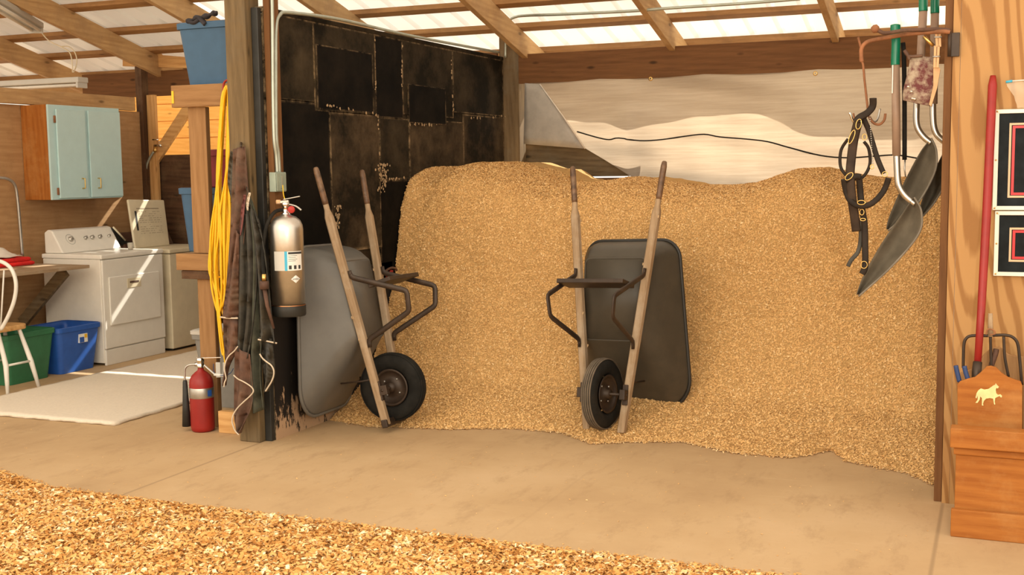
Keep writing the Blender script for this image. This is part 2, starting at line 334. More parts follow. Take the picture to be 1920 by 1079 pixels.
# dried feed splashes / scuffs on the partition
def splat(g, u, v, w, h, n):
    for _ in range(n):
        a = random.gauss(0, .35); bb = random.random(); c = at(u+a*w*(1-.6*bb), v+(bb-.3)*h, 'x', .016); r = random.uniform(.003, .011)
        poly = [(c.x, c.y+math.cos(t)*r*random.uniform(.4, 1.2), c.z+math.sin(t)*r*random.uniform(.5, 1.6)) for t in [k*math.pi/3 for k in range(6)]]
        g.prism(poly, (.003, 0, 0))
g = G(); splat(g, 718, 325, 22, 55, 60); splat(g, 633, 400, 9, 45, 36); splat(g, 573, 592, 6, 8, 8)
for a, b_ in [((703, 75), (705, 215)), ((708, 215), (714, 340)), ((570, 190), (700, 212)), ((717, 337), (762, 333)), ((766, 232), (833, 234)), ((868, 222), (948, 218)), ((753, 85), (753, 160)), ((845, 100), (850, 215))]:
    for k in range(40):
        if random.random() < .3:
            t = random.random(); splat(g, a[0]+(b_[0]-a[0])*t, a[1]+(b_[1]-a[1])*t, 2, 3, 1)
g.build('dried_splash', MP['chip'], pt)
# black cap strip along the partition top
G().bar((-.022, .02, 2.515), (-.022, 3.54, 2.515), .06, .03).build('top_cap', BM[0], pt, bevel=.006)
# right wall: plywood sheet facing the aisle
pw = struct(G().box((3.748, -.02, .0), (5.6, .0, 3.1)).build('wall_right', PLY))
G().box((3.714, -.018, 0), (3.746, .02, 3.0)).build('corner_board', PLY, pw)
struct(G().box((3.70, .05, 0), (3.735, 3.56, 2.35)).build('wall_stall_right', W('treated', 'y')))

# siding beyond, its sunlit glow put into the strong orange colour
sd = struct(G().box((-7.0, 5.6, -.1), (-.6, 5.64, 2.5)).build('wall_outer', W('siding', 'x')))
for k in range(13): G().box((-7.0, 5.585, k*.2), (-.6, 5.6, k*.2+.19)).build('siding_board', W('siding', 'x'), sd)

# posts and beams
tag(G().box((-.19, -.075, 0), (-.05, .065, 3.4)).build('wooden_post', W('post', 'z'), bevel=.006), 'weathered square timber post at the front end of the black partition', 'post')
tag(G().box((-.048, -.02, 0), (-.004, .018, 2.52)).build('edge_board', MP['black_plastic'], bevel=.003), 'black painted board standing upright against the weathered front post', 'board')
tag(G().box((.0, .03, 1.1), (.04, .13, 2.75)).build('conduit_backing_board', W('brown', 'z'), bevel=.003), 'brown vertical board behind the grey conduits on the black partition', 'board')
tag(G().box((-.04, 3.555, 0), (.14, 3.70, 2.72)).build('wooden_post', W('treated', 'z'), bevel=.006), 'brown timber post at the rear end of the black partition', 'post')
tag(G().box((.141, 3.545, 2.30), (3.69, 3.585, 2.545)).build('header_beam', W('brown', 'x'), bevel=.003), 'wide dark brown header beam above the hanging tarp', 'beam')
tag(G().box((-4.55, 3.53, 2.33), (-.05, 3.56, 2.57)).build('header_beam', W('brown', 'x'), bevel=.003), 'dark brown header beam at the back of the laundry bay', 'beam')
tag(G().box((-3.68, -.6, 2.175), (-3.62, 3.20, 2.30)).build('wall_plate', W('rafter', 'y'), bevel=.004), 'pale beam along the top of the laundry wall above the blue cabinet', 'beam')
tag(G().box((-3.70, 3.305, 0), (-3.625, 3.40, 2.6)).build('wooden_post', W('dark', 'z'), bevel=.004), 'dark brown corner post behind the washing machine', 'post')
tag(G().box((-3.622, 3.36, 1.2), (-3.53, 3.40, 2.33)).build('wooden_stud', W('pine', 'z'), bevel=.003), 'sunlit pale stud beside the dark corner post', 'stud')
a0 = at(287, 305, 'y', 3.405); a1 = at(352, 205, 'y', 3.405)
tag(G().bar(a0, a1+(a1-a0)*.4, .10, .04, up=(0, 1, 0)).build('diagonal_brace', W('pine', 'x'), bevel=.003), 'diagonal timber brace in the opening above the washing machine', 'brace')
tag(G().box((3.678, .0, 0), (3.712, .045, 3.0)).build('stall_edge_post', W('brown', 'z'), bevel=.003), 'slim dark brown post between the shavings stall and the plywood wall', 'post')
# the deep board with the cut corner on the header
p = [at(u, v, 'y', 3.50) for u, v in [(230, 85), (292, 92), (300, 103), (360, 108), (360, 128), (230, 124)]]
tag(G().prism(p, (0, .04, 0)).build('truss_tie_board', W('pine', 'x')), 'pale notched board resting on the beam left of the top blue tote', 'board')

# ------------------------------------------------------------------ roof
S = .262
def rz(y): return 2.735 + S*(3.56-y)        # underside of the sheets
RX = [-7.41, -6.14, -4.87, -3.60, -2.34, -1.07, .20, 1.47, 2.74, 4.01, 5.28]
rl = {-7.41: 'roof rafter farthest to the left beyond the strip lights', -6.14: 'roof rafter second from the left beyond the laundry wall', -4.87: 'pale rafter behind the hanging strip light at the left edge',
      -3.60: 'broad pale rafter coming down over the laundry wall', -2.34: 'rafter reaching down behind the top blue tote', -1.07: 'rafter coming down just right of the weathered front post',
      .20: 'rafter landing where the black partition meets the header beam', 1.47: 'rafter landing on the header beam above the middle of the tarp', 2.74: 'rafter landing on the header beam near the shovels',
      4.01: 'rafter above the right end of the header beam', 5.28: 'rafter above the plywood wall'}
for x in RX:
    if x > 4.5 or x < -7: continue
    dz = -.04-.10
    g = G(); y0, y1 = -.8, 3.98
    hw = .025; zz = lambda y: rz(y)-.04
    poly = [(x-hw, y0, zz(y0)-.19), (x-hw, y1-.1, zz(y1-.1)-.19), (x-hw, y1, zz(y1)-.1), (x-hw, y1, zz(y1)), (x-hw, y0, zz(y0))]
    g.prism(poly, (2*hw, 0, 0))
    tag(g.build('roof_rafter', W('rafter', 'y'), bevel=.003), rl[x], 'rafter', 'roof rafters')
PY = [3.97, 3.42, 2.93, 2.38, 1.85, 1.3, .75, .2, -.4]
pl = ['purlin along the eave above the header beam', 'first purlin up from the eave', 'second purlin up from the eave', 'third purlin up from the eave', 'fourth purlin up from the eave', 'fifth purlin up from the eave', 'sixth purlin up from the eave', 'seventh purlin up from the eave', 'purlin highest up the roof slope']
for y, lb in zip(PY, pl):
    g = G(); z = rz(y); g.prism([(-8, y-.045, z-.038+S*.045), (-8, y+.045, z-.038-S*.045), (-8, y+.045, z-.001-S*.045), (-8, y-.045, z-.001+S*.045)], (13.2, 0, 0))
    tag(g.build('roof_purlin', W('purlin', 'x')), lb, 'purlin', 'roof purlins')  # purlin wood colour darkened to stand in for shade on the front faces
# ribbed sheets
g = G(); prof = []
x = -8.2
while x < 5.4:
    prof += [(x, 0), (x+.145, 0), (x+.168, .032), (x+.190, .032), (x+.213, 0)]
    x += .229
for sel, mt in ((lambda x: x < -2.33, ROOF2), (lambda x: x >= -2.34, ROOF)):
    pp = [p_ for p_ in prof if sel(p_[0])]
    struct(G().grid([[(px, y, rz(y)+.002+h) for px, h in pp] for y in (4.12, 2.0, 0, -1.0)], smooth=False).build('ceiling', mt, fixn=False))

# ------------------------------------------------------------------ shavings
def vnoise2(x, y, seed=0):
    def h(ix, iy): 
        n = np.sin(ix*127.1+iy*311.7+seed*74.7)*43758.5453; return n-np.floor(n)
    ix, iy = np.floor(x), np.floor(y); fx, fy = x-ix, y-iy; fx = fx*fx*(3-2*fx); fy = fy*fy*(3-2*fy)
    return (h(ix, iy)*(1-fx)+h(ix+1, iy)*fx)*(1-fy)+(h(ix, iy+1)*(1-fx)+h(ix+1, iy+1)*fx)*fy-.5
def fbm(x, y, s, oct_=4, seed=0):
    r = 0; a = 1
    for k in range(oct_): r = r+a*vnoise2(x*s, y*s, seed+k); s *= 2.05; a *= .5
    return r
TOE = np.array([[-.1, .62], [.05, .60], [.36, .545], [.63, .60], [.87, .64], [1.2, .79], [1.55, .77], [1.79, .57], [2.04, .70], [2.27, .79], [2.58, .63], [2.9, .62], [2.98, .69], [3.10, .86], [3.21, .64], [3.52, .50], [3.69, .27]])
SIL = [(735, 345), (765, 330), (790, 318), (812, 312), (830, 321), (850, 318), (880, 305), (905, 306), (940, 318), (968, 321), (1000, 340), (1030, 346), (1090, 344), (1150, 336), (1200, 345), (1250, 352), (1340, 352), (1400, 348), (1440, 335), (1480, 320), (1510, 317), (1540, 322), (1580, 331), (1640, 338), (1750, 335)]
CX = np.array([at(u, v, 'y', 2.1).x for u, v in SIL]); CZ = np.array([at(u, v, 'y', 2.1).z for u, v in SIL])
def pile_pt(X, t):
    toe0 = np.interp(X, TOE[:, 0], TOE[:, 1]) + .02*fbm(X, X*0, 9, 3, 5); toes = np.interp(X, [0, 1.8, 2.6, 3.2, 3.69], [.62, .74, .74, .66, .50]); kb = np.clip(t/.2, 0, 1)**.7; toe = toe0*(1-kb)+toes*kb; cz = np.interp(X, CX, CZ)
    f = np.interp(X, [0, .8, 1.2, 1.8, 2.3, 2.8, 3.69], [1, .98, 1.0, 1.0, 1.0, .95, .95])
    # t in 0..1 -> profile (distance behind toe, height fraction)
    T = np.array([0, .04, .10, .22, .38, .55, .68, .78, .86, .93, 1.0])
    YY = np.array([0, .03, .15, .48, .68, .87, .94, 1.0, 1.12, 1.45, 2.90])
    ZZ = np.array([0, .012, .040, .13, .29, .50, .68, .83, .945, 1.0, 1.0])
    y = toe+np.interp(t, T, YY)*f; y = np.where(t > .93, toe+1.45*f+(3.52-toe-1.45*f)*(t-.93)/.07, y)
    z = np.interp(t, T, ZZ)*cz
    return y, z
nx, nt_ = 230, 260
xs = np.linspace(.016, 3.685, nx); ts = np.linspace(0, 1, nt_)
X, T_ = np.meshgrid(xs, ts); Y, Z = pile_pt(X, T_)
k = np.ones(9)/9
for _ in range(2):
    for A in (Y, Z):
        for j in range(nx): A[4:-4, j] = np.convolve(A[:, j], k, 'valid')
amp = np.clip(Z/.25, 0, 1)
Y = Y + (.035*fbm(X*1.0, Z*1.0, 2.0, 4, 1)+.010*fbm(X, Z, 22, 3, 9))*amp*(T_ < .97); Z = Z + (.010*fbm(X, Y, 3, 4, 2)+.012*fbm(X, Y, 11, 4, 3))*amp+.001
Z = np.maximum(Z, .0005)
def np_mesh(name, V, F, mat, tone=None, org=(0, 0, 0)):
    V = V-np.array(org); me = bpy.data.meshes.new(name); me.vertices.add(len(V)); me.vertices.foreach_set('co', V.astype(np.float32).ravel())
    n = F.shape[1]; me.loops.add(F.size); me.loops.foreach_set('vertex_index', F.astype(np.int32).ravel()); me.polygons.add(len(F))
    me.polygons.foreach_set('loop_start', np.arange(0, F.size, n, dtype=np.int32)); me.update(calc_edges=True)
    if tone is not None:
        a = me.attributes.new('tone', 'FLOAT', 'POINT'); a.data.foreach_set('value', tone.astype(np.float32))
    me.materials.append(mat); o = bpy.data.objects.new(name, me); COL.objects.link(o); o.location = org; o['_org'] = tuple(org); return o
def gridfaces(a, b):
    i = np.arange(a-1)[:, None]*b+np.arange(b-1)[None]; return np.stack([i, i+1, i+b+1, i+b], -1).reshape(-1, 4)
V = np.stack([X, Y, Z], -1).reshape(-1, 3)
po = (1.84, 1.8, 0)
pile = np_mesh('wood_shavings_pile', V, gridfaces(nt_, nx), BASE_P, None, po)
pile.data.polygons.foreach_set('use_smooth', [True]*len(pile.data.polygons))
tag(pile, 'huge heap of pale wood shavings filling the stall behind the wheelbarrows', 'wood shavings', kind='stuff')
def flakes(name, P, Nn, L, Wd, mat, tone, parent, org, lay=.35, lift=.003):
    """curled wood shavings, one bent strip each"""
    n = len(P); R1 = rng.normal(size=(n, 3)); Nn = Nn+rng.normal(size=(n, 3))*lay; Nn /= np.linalg.norm(Nn, axis=1)[:, None]
    A = np.cross(Nn, R1); A /= np.linalg.norm(A, axis=1)[:, None]; B = np.cross(Nn, A)
    l = rng.uniform(L[0], L[1], n)[:, None]/2; w_ = rng.uniform(Wd[0], Wd[1], n)[:, None]/2; c = rng.uniform(0, .5, n)[:, None]*l
    P = P+Nn*lift
    sk = rng.uniform(-.5, .5, n)[:, None]*w_
    V = np.stack([P-A*l-B*w_, P-A*l*.9+B*w_*.7, P-B*w_+Nn*c+A*sk, P+B*w_+Nn*c, P+A*l-B*w_*.6, P+A*l*.9+B*w_], 1).reshape(-1, 3)
    i = np.arange(n)[:, None]*6; F = np.concatenate([i+np.array([[0, 2, 3, 1]]), i+np.array([[2, 4, 5, 3]])], 0)
    o = np_mesh(name, V, F, mat, np.repeat(tone, 6), org); 
    if parent: o.parent = parent; o.location = (0, 0, 0)
    return o
def tri_sample(V, F, n):
    a, b_, c, d = [V[F[:, k]] for k in range(4)]; nn = np.cross(c-a, d-b_); ar = np.linalg.norm(nn, axis=1); ar = ar/ar.sum()
    idx = rng.choice(len(F), n, p=ar); u, v_ = rng.random((2, n, 1)); P = (a[idx]*(1-u)+b_[idx]*u)*(1-v_)+(d[idx]*(1-u)+c[idx]*u)*v_
    N_ = nn[idx]/np.linalg.norm(nn[idx], axis=1)[:, None]; return P, N_
F = gridfaces(nt_, nx); ok = V[F[:, 0], 1] < 2.9; P, N_ = tri_sample(V, F[ok], 170000)
N_ *= np.sign((N_@np.array([0, -1, .6])))[:, None]
flakes('shaving_flakes', P, N_, (.006, .018), (.003, .009), FL_P, np.clip(rng.normal(.52, .2, len(P)), 0, 1), pile, po, .4)['kind'] = 'stuff'
# loose edge flakes spilling on the floor
n = 2600; xx = rng.uniform(.15, 3.66, n); yy = np.interp(xx, TOE[:, 0], TOE[:, 1])-np.abs(rng.normal(0, .02, n)); P = np.stack([xx, yy, np.full(n, .002)], -1)
flakes('spilled_flakes', P, np.tile([0, 0, 1.], (n, 1)), (.008, .02), (.004, .01), FL_P, rng.uniform(.4, 1, n), pile, po, .2)['kind'] = 'stuff'
n = 380; P = np.stack([rng.uniform(-2, 3.7, n), rng.uniform(-1.25, .5, n), np.full(n, .002)], -1); ok = (P[:, 1] < np.interp(P[:, 0], TOE[:, 0], TOE[:, 1])-.03) & ((P[:, 0] > .02) | (P[:, 1] < -.12)); P = P[ok]; n = len(P)
o = flakes('scattered_flakes', P, np.tile([0, 0, 1.], (n, 1)), (.005, .013), (.002, .006), FL_P, rng.uniform(.3, .9, n), None, (0, 0, 0), .15, .001)
tag(o, 'stray wood flakes scattered over the bare concrete', 'wood shavings', kind='stuff')
# foreground bedding
nx2, ny2 = 260, 120
xs = np.linspace(-4.2, 4.6, nx2); ys = np.linspace(0, 1, ny2); X, T2 = np.meshgrid(xs, ys)
edge = np.interp(X, [-4.2, -1.6, -1.0, -.5, 0, 3, 4.6], [-1.0, -1.05, -1.13, -1.29, -1.31, -1.30, -1.29])+.012*fbm(X, X*0, 5, 3, 8)
Y = edge-T2*3.4; Z = .004+.035*np.clip((edge-Y)/.35, 0, 1)+(.035*fbm(X, Y, 2.2, 4, 21)+.012*fbm(X, Y, 15, 3, 4))*np.clip((edge-Y)/.2, 0, 1)
V = np.stack([X, Y, Z], -1).reshape(-1, 3); bo = (0, -2.6, 0)
bed = np_mesh('wood_shavings_bedding', V, gridfaces(ny2, nx2), BASE_B, None, bo); bed.data.polygons.foreach_set('use_smooth', [True]*len(bed.data.polygons))
tag(bed, 'golden layer of coarse wood shavings across the aisle in the foreground', 'wood shavings', kind='stuff')
F = gridfaces(ny2, nx2); c = V[F[:, 0]]; ok = (c[:, 1] > -3.0) & (c[:, 0] > -1.9) & (c[:, 0] < 3.6); P, N_ = tri_sample(V, F[ok], 78000); N_ *= np.sign(N_[:, 2])[:, None]
clump = .22*fbm(P[:, 0], P[:, 1], 9, 3, 31)*2
flakes('bedding_flakes', P, N_, (.012, .042), (.005, .018), FL_B, np.clip(rng.normal(.5, .26, len(P))+clump, 0, 1), bed, bo, .5, .006)['kind'] = 'stuff'
n = 2600; xx = rng.uniform(-1.9, 3.6, n); yy = np.interp(xx, [-4.2, -1.6, -1.0, -.5, 0, 3, 4.6], [-1.0, -1.05, -1.13, -1.29, -1.31, -1.30, -1.29])+np.abs(rng.normal(0, .022, n)); P = np.stack([xx, yy, np.full(n, .003)], -1)
flakes('edge_flakes', P, np.tile([0, 0, 1.], (n, 1)), (.008, .022), (.004, .01), FL_B, rng.uniform(0, .8, n), bed, bo, .2)['kind'] = 'stuff'

# ------------------------------------------------------------------ tarp
def tarp_y(x, z):
    q = min(1, max(0, (2.31-z)/.34))
    dy = float(np.interp(x, [.2, .4, .7, 1.1, 1.35, 1.6, 1.85, 2.15, 2.45, 2.75, 3.1, 3.7], [.02, .10, .04, -.02, .02, .07, .11, .07, -.07, -.15, -.17, -.12]))
    return 3.545+.006*math.sin(z*22+math.sin(x*3)*2)+.004*math.sin(z*37+x*5)+q*(dy+.012*math.sin(x*9.3)+.008*math.sin(x*17+1+z*2)+.010*math.sin(x*4+z*9))-.04*(1-q)
def tarp():
    root = thing('tarpaulin', 'woven grey tarp hung under the header beam, its lower half lit from outside', 'tarp', (1.9, 3.54, 1.2))
    nxp, nzp = 200, 80; rows = []
    xl = lambda z: np.interp(z, [1.25, 1.515, 1.75, 2.25, 2.31], [1.5, 1.131, .716, .32, .25])
    for j in range(nzp+1):
        z = 2.31-1.06*j/nzp; row = []
        for i in range(nxp+1):
            x0 = xl(z); x = x0+(3.68-x0)*i/nxp
            y = tarp_y(x, z)
            row.append((x, y-.0, z-.015*abs(math.sin(x*3.6))*(j == 0)))
        rows.append(row)
    G().grid(rows).build('tarp_sheet', TARP, root, fixn=False)
    # folded flap at the left end
    y = 3.50; a, b_, c_, d = at(984, 156, 'y', y), at(1012, 158, 'y', y), at(1097, 279, 'y', y), at(982, 270, 'y', y)
    rows = []
    for j in range(9):
        t = j/8; L_ = a.lerp(d, t); R_ = b_.lerp(c_, t); rows.append([L_.lerp(R_, i/8)+Vector((0, -.02*math.sin(i/8*3.1)*math.sin(t*2.5), 0)) for i in range(9)])
    G().grid(rows).build('folded_flap', plain('tarp_flap', (.40, .37, .33), .6), root, solid=.002)
    G().tube([b_, b_.lerp(c_, .5)+Vector((.01, -.01, 0)), c_], .006, 6).build('hem', MP['white_cloth'], root)
    pts = smooth_path([at(u, v, 'y', tarp_y(at(u, v, 'y', 3.5).x, at(u, v, 'y', 3.5).z)-.012) for u, v in [(1082, 247), (1120, 258), (1142, 262), (1160, 259), (1200, 264), (1240, 262), (1282, 256), (1320, 252), (1350, 257), (1400, 261), (1440, 266), (1480, 277), (1540, 292), (1590, 296), (1640, 293), (1680, 291), (1720, 297)]], 4)
    G().tube(pts, .006, 6).build('sagging_cord', MP['rubber'], root)
    for u, v in [(1220, 148), (1529, 138)]:
        p_ = at(u, v, 'y', 3.50); G().lathe([(.010, 0), (.017, 0), (.017, .006), (.010, .006)], p_, (0, -1, 0), 16).build('grommet', MP['brass'], root)
tarp()
# eave fascia edge
tag(G().box((-8, 4.07, 2.42), (5.2, 4.10, 2.585)).build('fascia_board', W('rafter', 'x')), 'board along the roof edge outside the header beam', 'board')

# ------------------------------------------------------------------ wheelbarrows
GL, Gg, Gb, UW, WW, U1, U2, K1, W1, K2, W2, RW = 1.603, .313, .115, .222, .041, .933, .533, .772, .365, .655, .345, .213
def rotm(a, b_, c):
    return Matrix.Rotation(a, 3, 'Z') @ Matrix.Rotation(b_, 3, 'X') @ Matrix.Rotation(c, 3, 'Y')
def hv(u): return Gb+(Gg-Gb)*u/GL
def barrow(label, pose, rotp, tubm, tire_tread, seed):
    random.seed(seed)
    root = thing('wheelbarrow', label, 'wheelbarrow', (0, 0, 0), None); root['_org'] = (0, 0, 0)
    # local axes: x = across, -y = underside (towards the aisle), z = up along the handles
    for sgn in (-1, 1):
        g = G(); secs = []
        for u, r, sq in [(0, .021, 1), (.02, .023, 1), (.6, .024, 1), (1.26, .024, 1), (1.30, .024, .9), (1.345, .017, .1), (1.45, .0165, 0), (1.56, .0175, 0), (1.59, .015, 0), (1.603, .007, 0)]:
            ring = []
            for k in range(16):
                an = 2*math.pi*k/16+math.pi/16; cx, sy = math.cos(an), math.sin(an); m_ = max(abs(cx), abs(sy)); f = 1+(1/m_-1)*sq*.93
                ring.append((sgn*hv(u)+r*f*cx, r*f*sy, u))
            secs.append(ring)
        g.grid(secs, closed=True, smooth=True); g.add(secs[0], [tuple(range(16))]); g.add(secs[-1], [tuple(range(16))])
        h = g.build('handle', W('grey', 'z'), root)
        G().tube([(sgn*hv(u), 0, u) for u in (1.38, 1.40, 1.5, 1.575, 1.60, 1.606)], .019, 14, radii=[.0172, .0185, .0185, .0185, .015, .008]).build('worn_grip', MP['grip_brown'], h)
        mdd = h.modifiers.new('edge', 'EDGE_SPLIT'); mdd.split_angle = math.radians(35)
        # leg strap
        kk = [Vector(q) for q in [(sgn*hv(U1+.03), -.030, U1+.035), (sgn*hv(U1), -.032, U1-.005), (sgn*(hv(K1)+.01), -W1, K1+.005), (sgn*(hv(K2)+.01), -W2, K2), (sgn*hv(U2), -.036, U2+.005), (sgn*hv(U2), -.030, U2-.04)]]
        pth = [kk[0]]
        for i in range(1, 5):
            d0 = (kk[i-1]-kk[i]).normalized()*.02; d1 = (kk[i+1]-kk[i]).normalized()*.02
            pth += [kk[i]+d0, kk[i]+(d0+d1)*.28, kk[i]+d1]
        pth.append(kk[5])
        lg = G().tube(pth, .017, 8, flat=.5, nrm=(1, 0, 0)).build('leg', MP['black_iron'], root)
        for u in (U1+.015, U2-.015): G().lathe([(0, .010), (.006, .009), (.009, .004), (.009, 0)], (sgn*hv(u), -.036, u), (0, -1, 0), 10).build('bolt', MP['black_iron'], lg)
        # axle bracket
        g = G().bar((sgn*hv(UW), -.028, UW+.06), (sgn*hv(UW), -.028, UW-.06), .035, .012, up=(0, 1, 0)); g.box((sgn*hv(UW)-.018, -.072, UW-.03), (sgn*hv(UW)+.018, -.02, UW+.03))
        br = g.build('axle_bracket', MP['black_iron'], root, bevel=.004)
    # cross plate between the legs
    G().bar((-hv(K1)-.01, -.20, .862), (hv(K1)+.01, -.20, .862), .15, .026, up=(0, .12, 1)).build('cross_brace', MP['black_iron'], root, bevel=.004)
    # nose guard across the handle ends
    if seed == 3: G().bar((-.15, -.002, .02), (.15, -.002, .02), .05, .04, up=(0, 1, 0)).build('nose_guard', MP['black_iron'], root, bevel=.006)
    for sgn in (-1, 1): G().tube([(sgn*hv(.3), .0, .30), (sgn*.15, .08, .30), (sgn*.13, .235, .31)], .006, 6).build('tub_stay', MP['black_iron'], root)
    # axle + wheel
    ax = G().tube([(-hv(UW)-.02, -WW, UW), (hv(UW)+.02, -WW, UW)], .009, 10).build('axle', MP['black_iron'], root)
    prof = []
    tw = .044; rt_ = RW
    for a in range(0, 361, 15):
        an = math.radians(a); prof.append((.158+.053*math.cos(an) if True else 0, tw*math.sin(an)))
    prof2 = []
    for r, z in prof:
        prof2.append((min(r, .208+.0), z))
    ty = G().lathe(prof2, (0, -WW, UW), (1, 0, 0), 56)
    tire = ty.build('tire', MP['rubber'], root)
    g = G()
    for zz in (-.026, -.013, 0, .013, .026):
        rr = .2075-abs(zz)*.16; g.lathe([(rr, zz-.0042), (rr+.0055, zz-.0035), (rr+.0055, zz+.0035), (rr, zz+.0042)], (0, -WW, UW), (1, 0, 0), 56)
    g.build('tread_rib', tire_tread, tire)
    g = G(); g.lathe([(.112, -.034), (.116, -.040), (.104, -.040), (.098, -.030), (.085, -.012), (.05, -.012), (.04, -.024), (.028, -.03), (.028, -.05), (.0, -.05)], (0, -WW, UW), (1, 0, 0), 40)
    g.lathe([(.112, .034), (.116, .040), (.104, .040), (.098, .030), (.085, .012), (.05, .012), (.04, .024), (.028, .03), (.028, .05), (.0, .05)], (0, -WW, UW), (1, 0, 0), 40)
    rim = g.build('wheel_rim', MP['black_iron'], root)
    for s_ in (-1, 1):
        for k in range(4):
            an = math.pi/4+k*math.pi/2; G().lathe([(0, .006), (.006, .005), (.006, 0)], (s_*.013, -WW+math.cos(an)*.06, UW+math.sin(an)*.06), (s_, 0, 0), 8).build('wheel_bolt', MP['dull_steel'], rim)
    # tub: lofted rounded rectangles from the flat bottom (near the handles) to the rim (towards the wall)
    rows = []; n = 8
    lev = [  # t: 0 bottom, 1 rim ;  (u_lo,u_hi,halfwidth lo (nose), halfwidth hi, corner, w_lo, w_hi)
        (.545, 1.03, .195, .20, .035, .030, .030), (.54, 1.04, .203, .207, .04, .032, .032), (.53, 1.05, .208, .212, .045, .045, .042), (.47, 1.09, .232, .232, .07, .10, .075),
        (.40, 1.115, .262, .256, .09, .17, .11), (.31, 1.135, .292, .276, .10, .26, .15), (.23, 1.15, .322, .294, .12, .345, .19), (.165, 1.16, .348, .312, .14, .41, .225), (.155, 1.163, .352, .316, .14, .425, .235)]
    def ring(l, off=0):
        u0, u1, w0, w1, cr, y0, y1 = l; cu = (u0+u1)/2; hu = (u1-u0)/2+off; out = []
        N1 = 8
        for (sx, su, a) in ((1, 1, 0), (-1, 1, 90), (-1, -1, 180), (1, -1, 270)):
            c1 = cr*(1.35 if su < 0 else .8)
            hw = (w1 if su > 0 else w0)+off
            for k in range(N1+1):
                t = math.radians(a+90*k/N1); x = sx*(hw-c1)+c1*math.cos(t); u = cu+su*(hu-c1)+c1*math.sin(t)
                fr = (u-u0)/(u1-u0); y = y0+(y1-y0)*fr; out.append((x, y, u))
        # resample the straight sides
        res = []
        for i, p_ in enumerate(out):
            q = out[(i+1) % len(out)]; res.append(p_)
            if (i % (N1+1)) == N1:
                for kk in range(1, 6): res.append(tuple(p_[j]+(q[j]-p_[j])*kk/6 for j in range(3)))
        return res
    rows = [ring(l) for l in lev]
    g = G().grid(rows, closed=True); g.add(rows[0], [tuple(range(len(rows[0])))], True)
    tub = g.build('tub', tubm, root, solid=.006)
    rr = ring(lev[-1], .006); G().tube(rr, .011, 8, closed=True).build('rim_lip', tubm if tubm is TUB1 else TUBRIM, tub)
    # bits of shaving stuck on the handles
    for _ in range(9):
        u = random.uniform(.5, 1.3); s_ = random.choice((-1, 1)); c_ = Vector((s_*(hv(u)+random.choice((-1, 1))*.026), random.uniform(-.02, .02), u))
        aa = random.random(); G().prism([c_+Vector((math.cos(aa+q)*.006, 0, math.sin(aa+q)*.010)) for q in (0, 1.3, 2.9, 4.4)], (0, .004, 0)).build('stuck_shaving', MP['chip'], root)
    root.matrix_world = Matrix.Translation(pose) @ rotm(*rotp).to_4x4()
    return root
barrow('grey tub wheelbarrow stood on end against the black partition', (.521, .531, .035), (1.652, -.222, .032), TUB1, MP['rubber'], 3)
barrow('charcoal tub wheelbarrow stood on end against the shavings pile', (1.799, .764, .030), (-.192, -.185, -.04), TUB2, plain('dusty_tread', (.13, .1, .07), .9, 0, .3), 5)

# red ended tool half buried behind the left wheelbarrow
rt_ = thing('buried_tool', 'small red and brown handle poking out of the shavings behind the left wheelbarrow', 'tool', at(728, 520, 'x', .12))
G().tube(smooth_path([at(u, v, 'x', .12) for u, v in [(716, 522), (720, 512), (732, 503), (742, 504), (744, 508)]], 4), .008, 8).build('wire_loop', MP['dust_leather'], rt_)
G().tube([at(724, 525, 'x', .13), at(734, 508, 'x', .13)], .016, 8, flat=.5).build('red_grip', MP['red_paint'], rt_)

# ------------------------------------------------------------------ conduit, box
def conduit(label, pts, r=.0105):
    o = G().tube(smooth_path(pts, 6), r, 10).build('electrical_conduit', MP['conduit']); tag(o, label, 'conduit', 'grey conduits on the black partition')
P1 = [at(u, v, 'x', .055) for u, v in [(508, -60), (510, 0), (511, 60), (512, 180), (514, 260), (518, 292), (520, 325)]]
conduit('grey conduit running straight up beside the brown backing board', P1)
P2 = [at(u, v, 'x', .04) for u, v in [(524, 325), (522, 290), (518, 250), (517, 120), (518, 50), (525, 28), (545, 24), (640, 37), (760, 65), (880, 88), (935, 98)]]
conduit('grey conduit that bends and follows the top edge of the black partition', P2)
P3 = [at(948, 108, 'y', 3.53), at(949, 70, 'y', 3.5), at(953, 42, 'y', 3.4), at(966, 32, 'y', 3.2), at(990, 29, 'y', 3.0), at(1050, 27, 'y', 2.8), at(1180, 21, 'y', 2.75), at(1260, 15, 'y', 2.75), at(1400, 6, 'y', 2.75), at(1500, -2, 'y', 2.75)]
o = G().tube(smooth_path(P3, 6), .011, 8).build('electrical_conduit', MP['conduit']); tag(o, 'grey conduit curving out of the rear post and crossing under the rafters', 'conduit')
c = at(520, 342, 'x', .06)
jb = thing('junction_box', 'grey green electrical junction box below the conduits', 'electrical box', c)
G().box((.041, c.y-.055, c.z-.055), (.085, c.y+.055, c.z+.058)).build('box_body', MP['box_green'], jb, bevel=.004)
G().box((.086, c.y-.048, c.z-.05), (.090, c.y+.048, c.z+.052)).build('cover', MP['box_green'], jb, bevel=.002)
G().box((.091, c.y-.012, c.z-.035), (.096, c.y+.004, c.z+.035)).build('outlet_slot', MP['conduit'], jb)

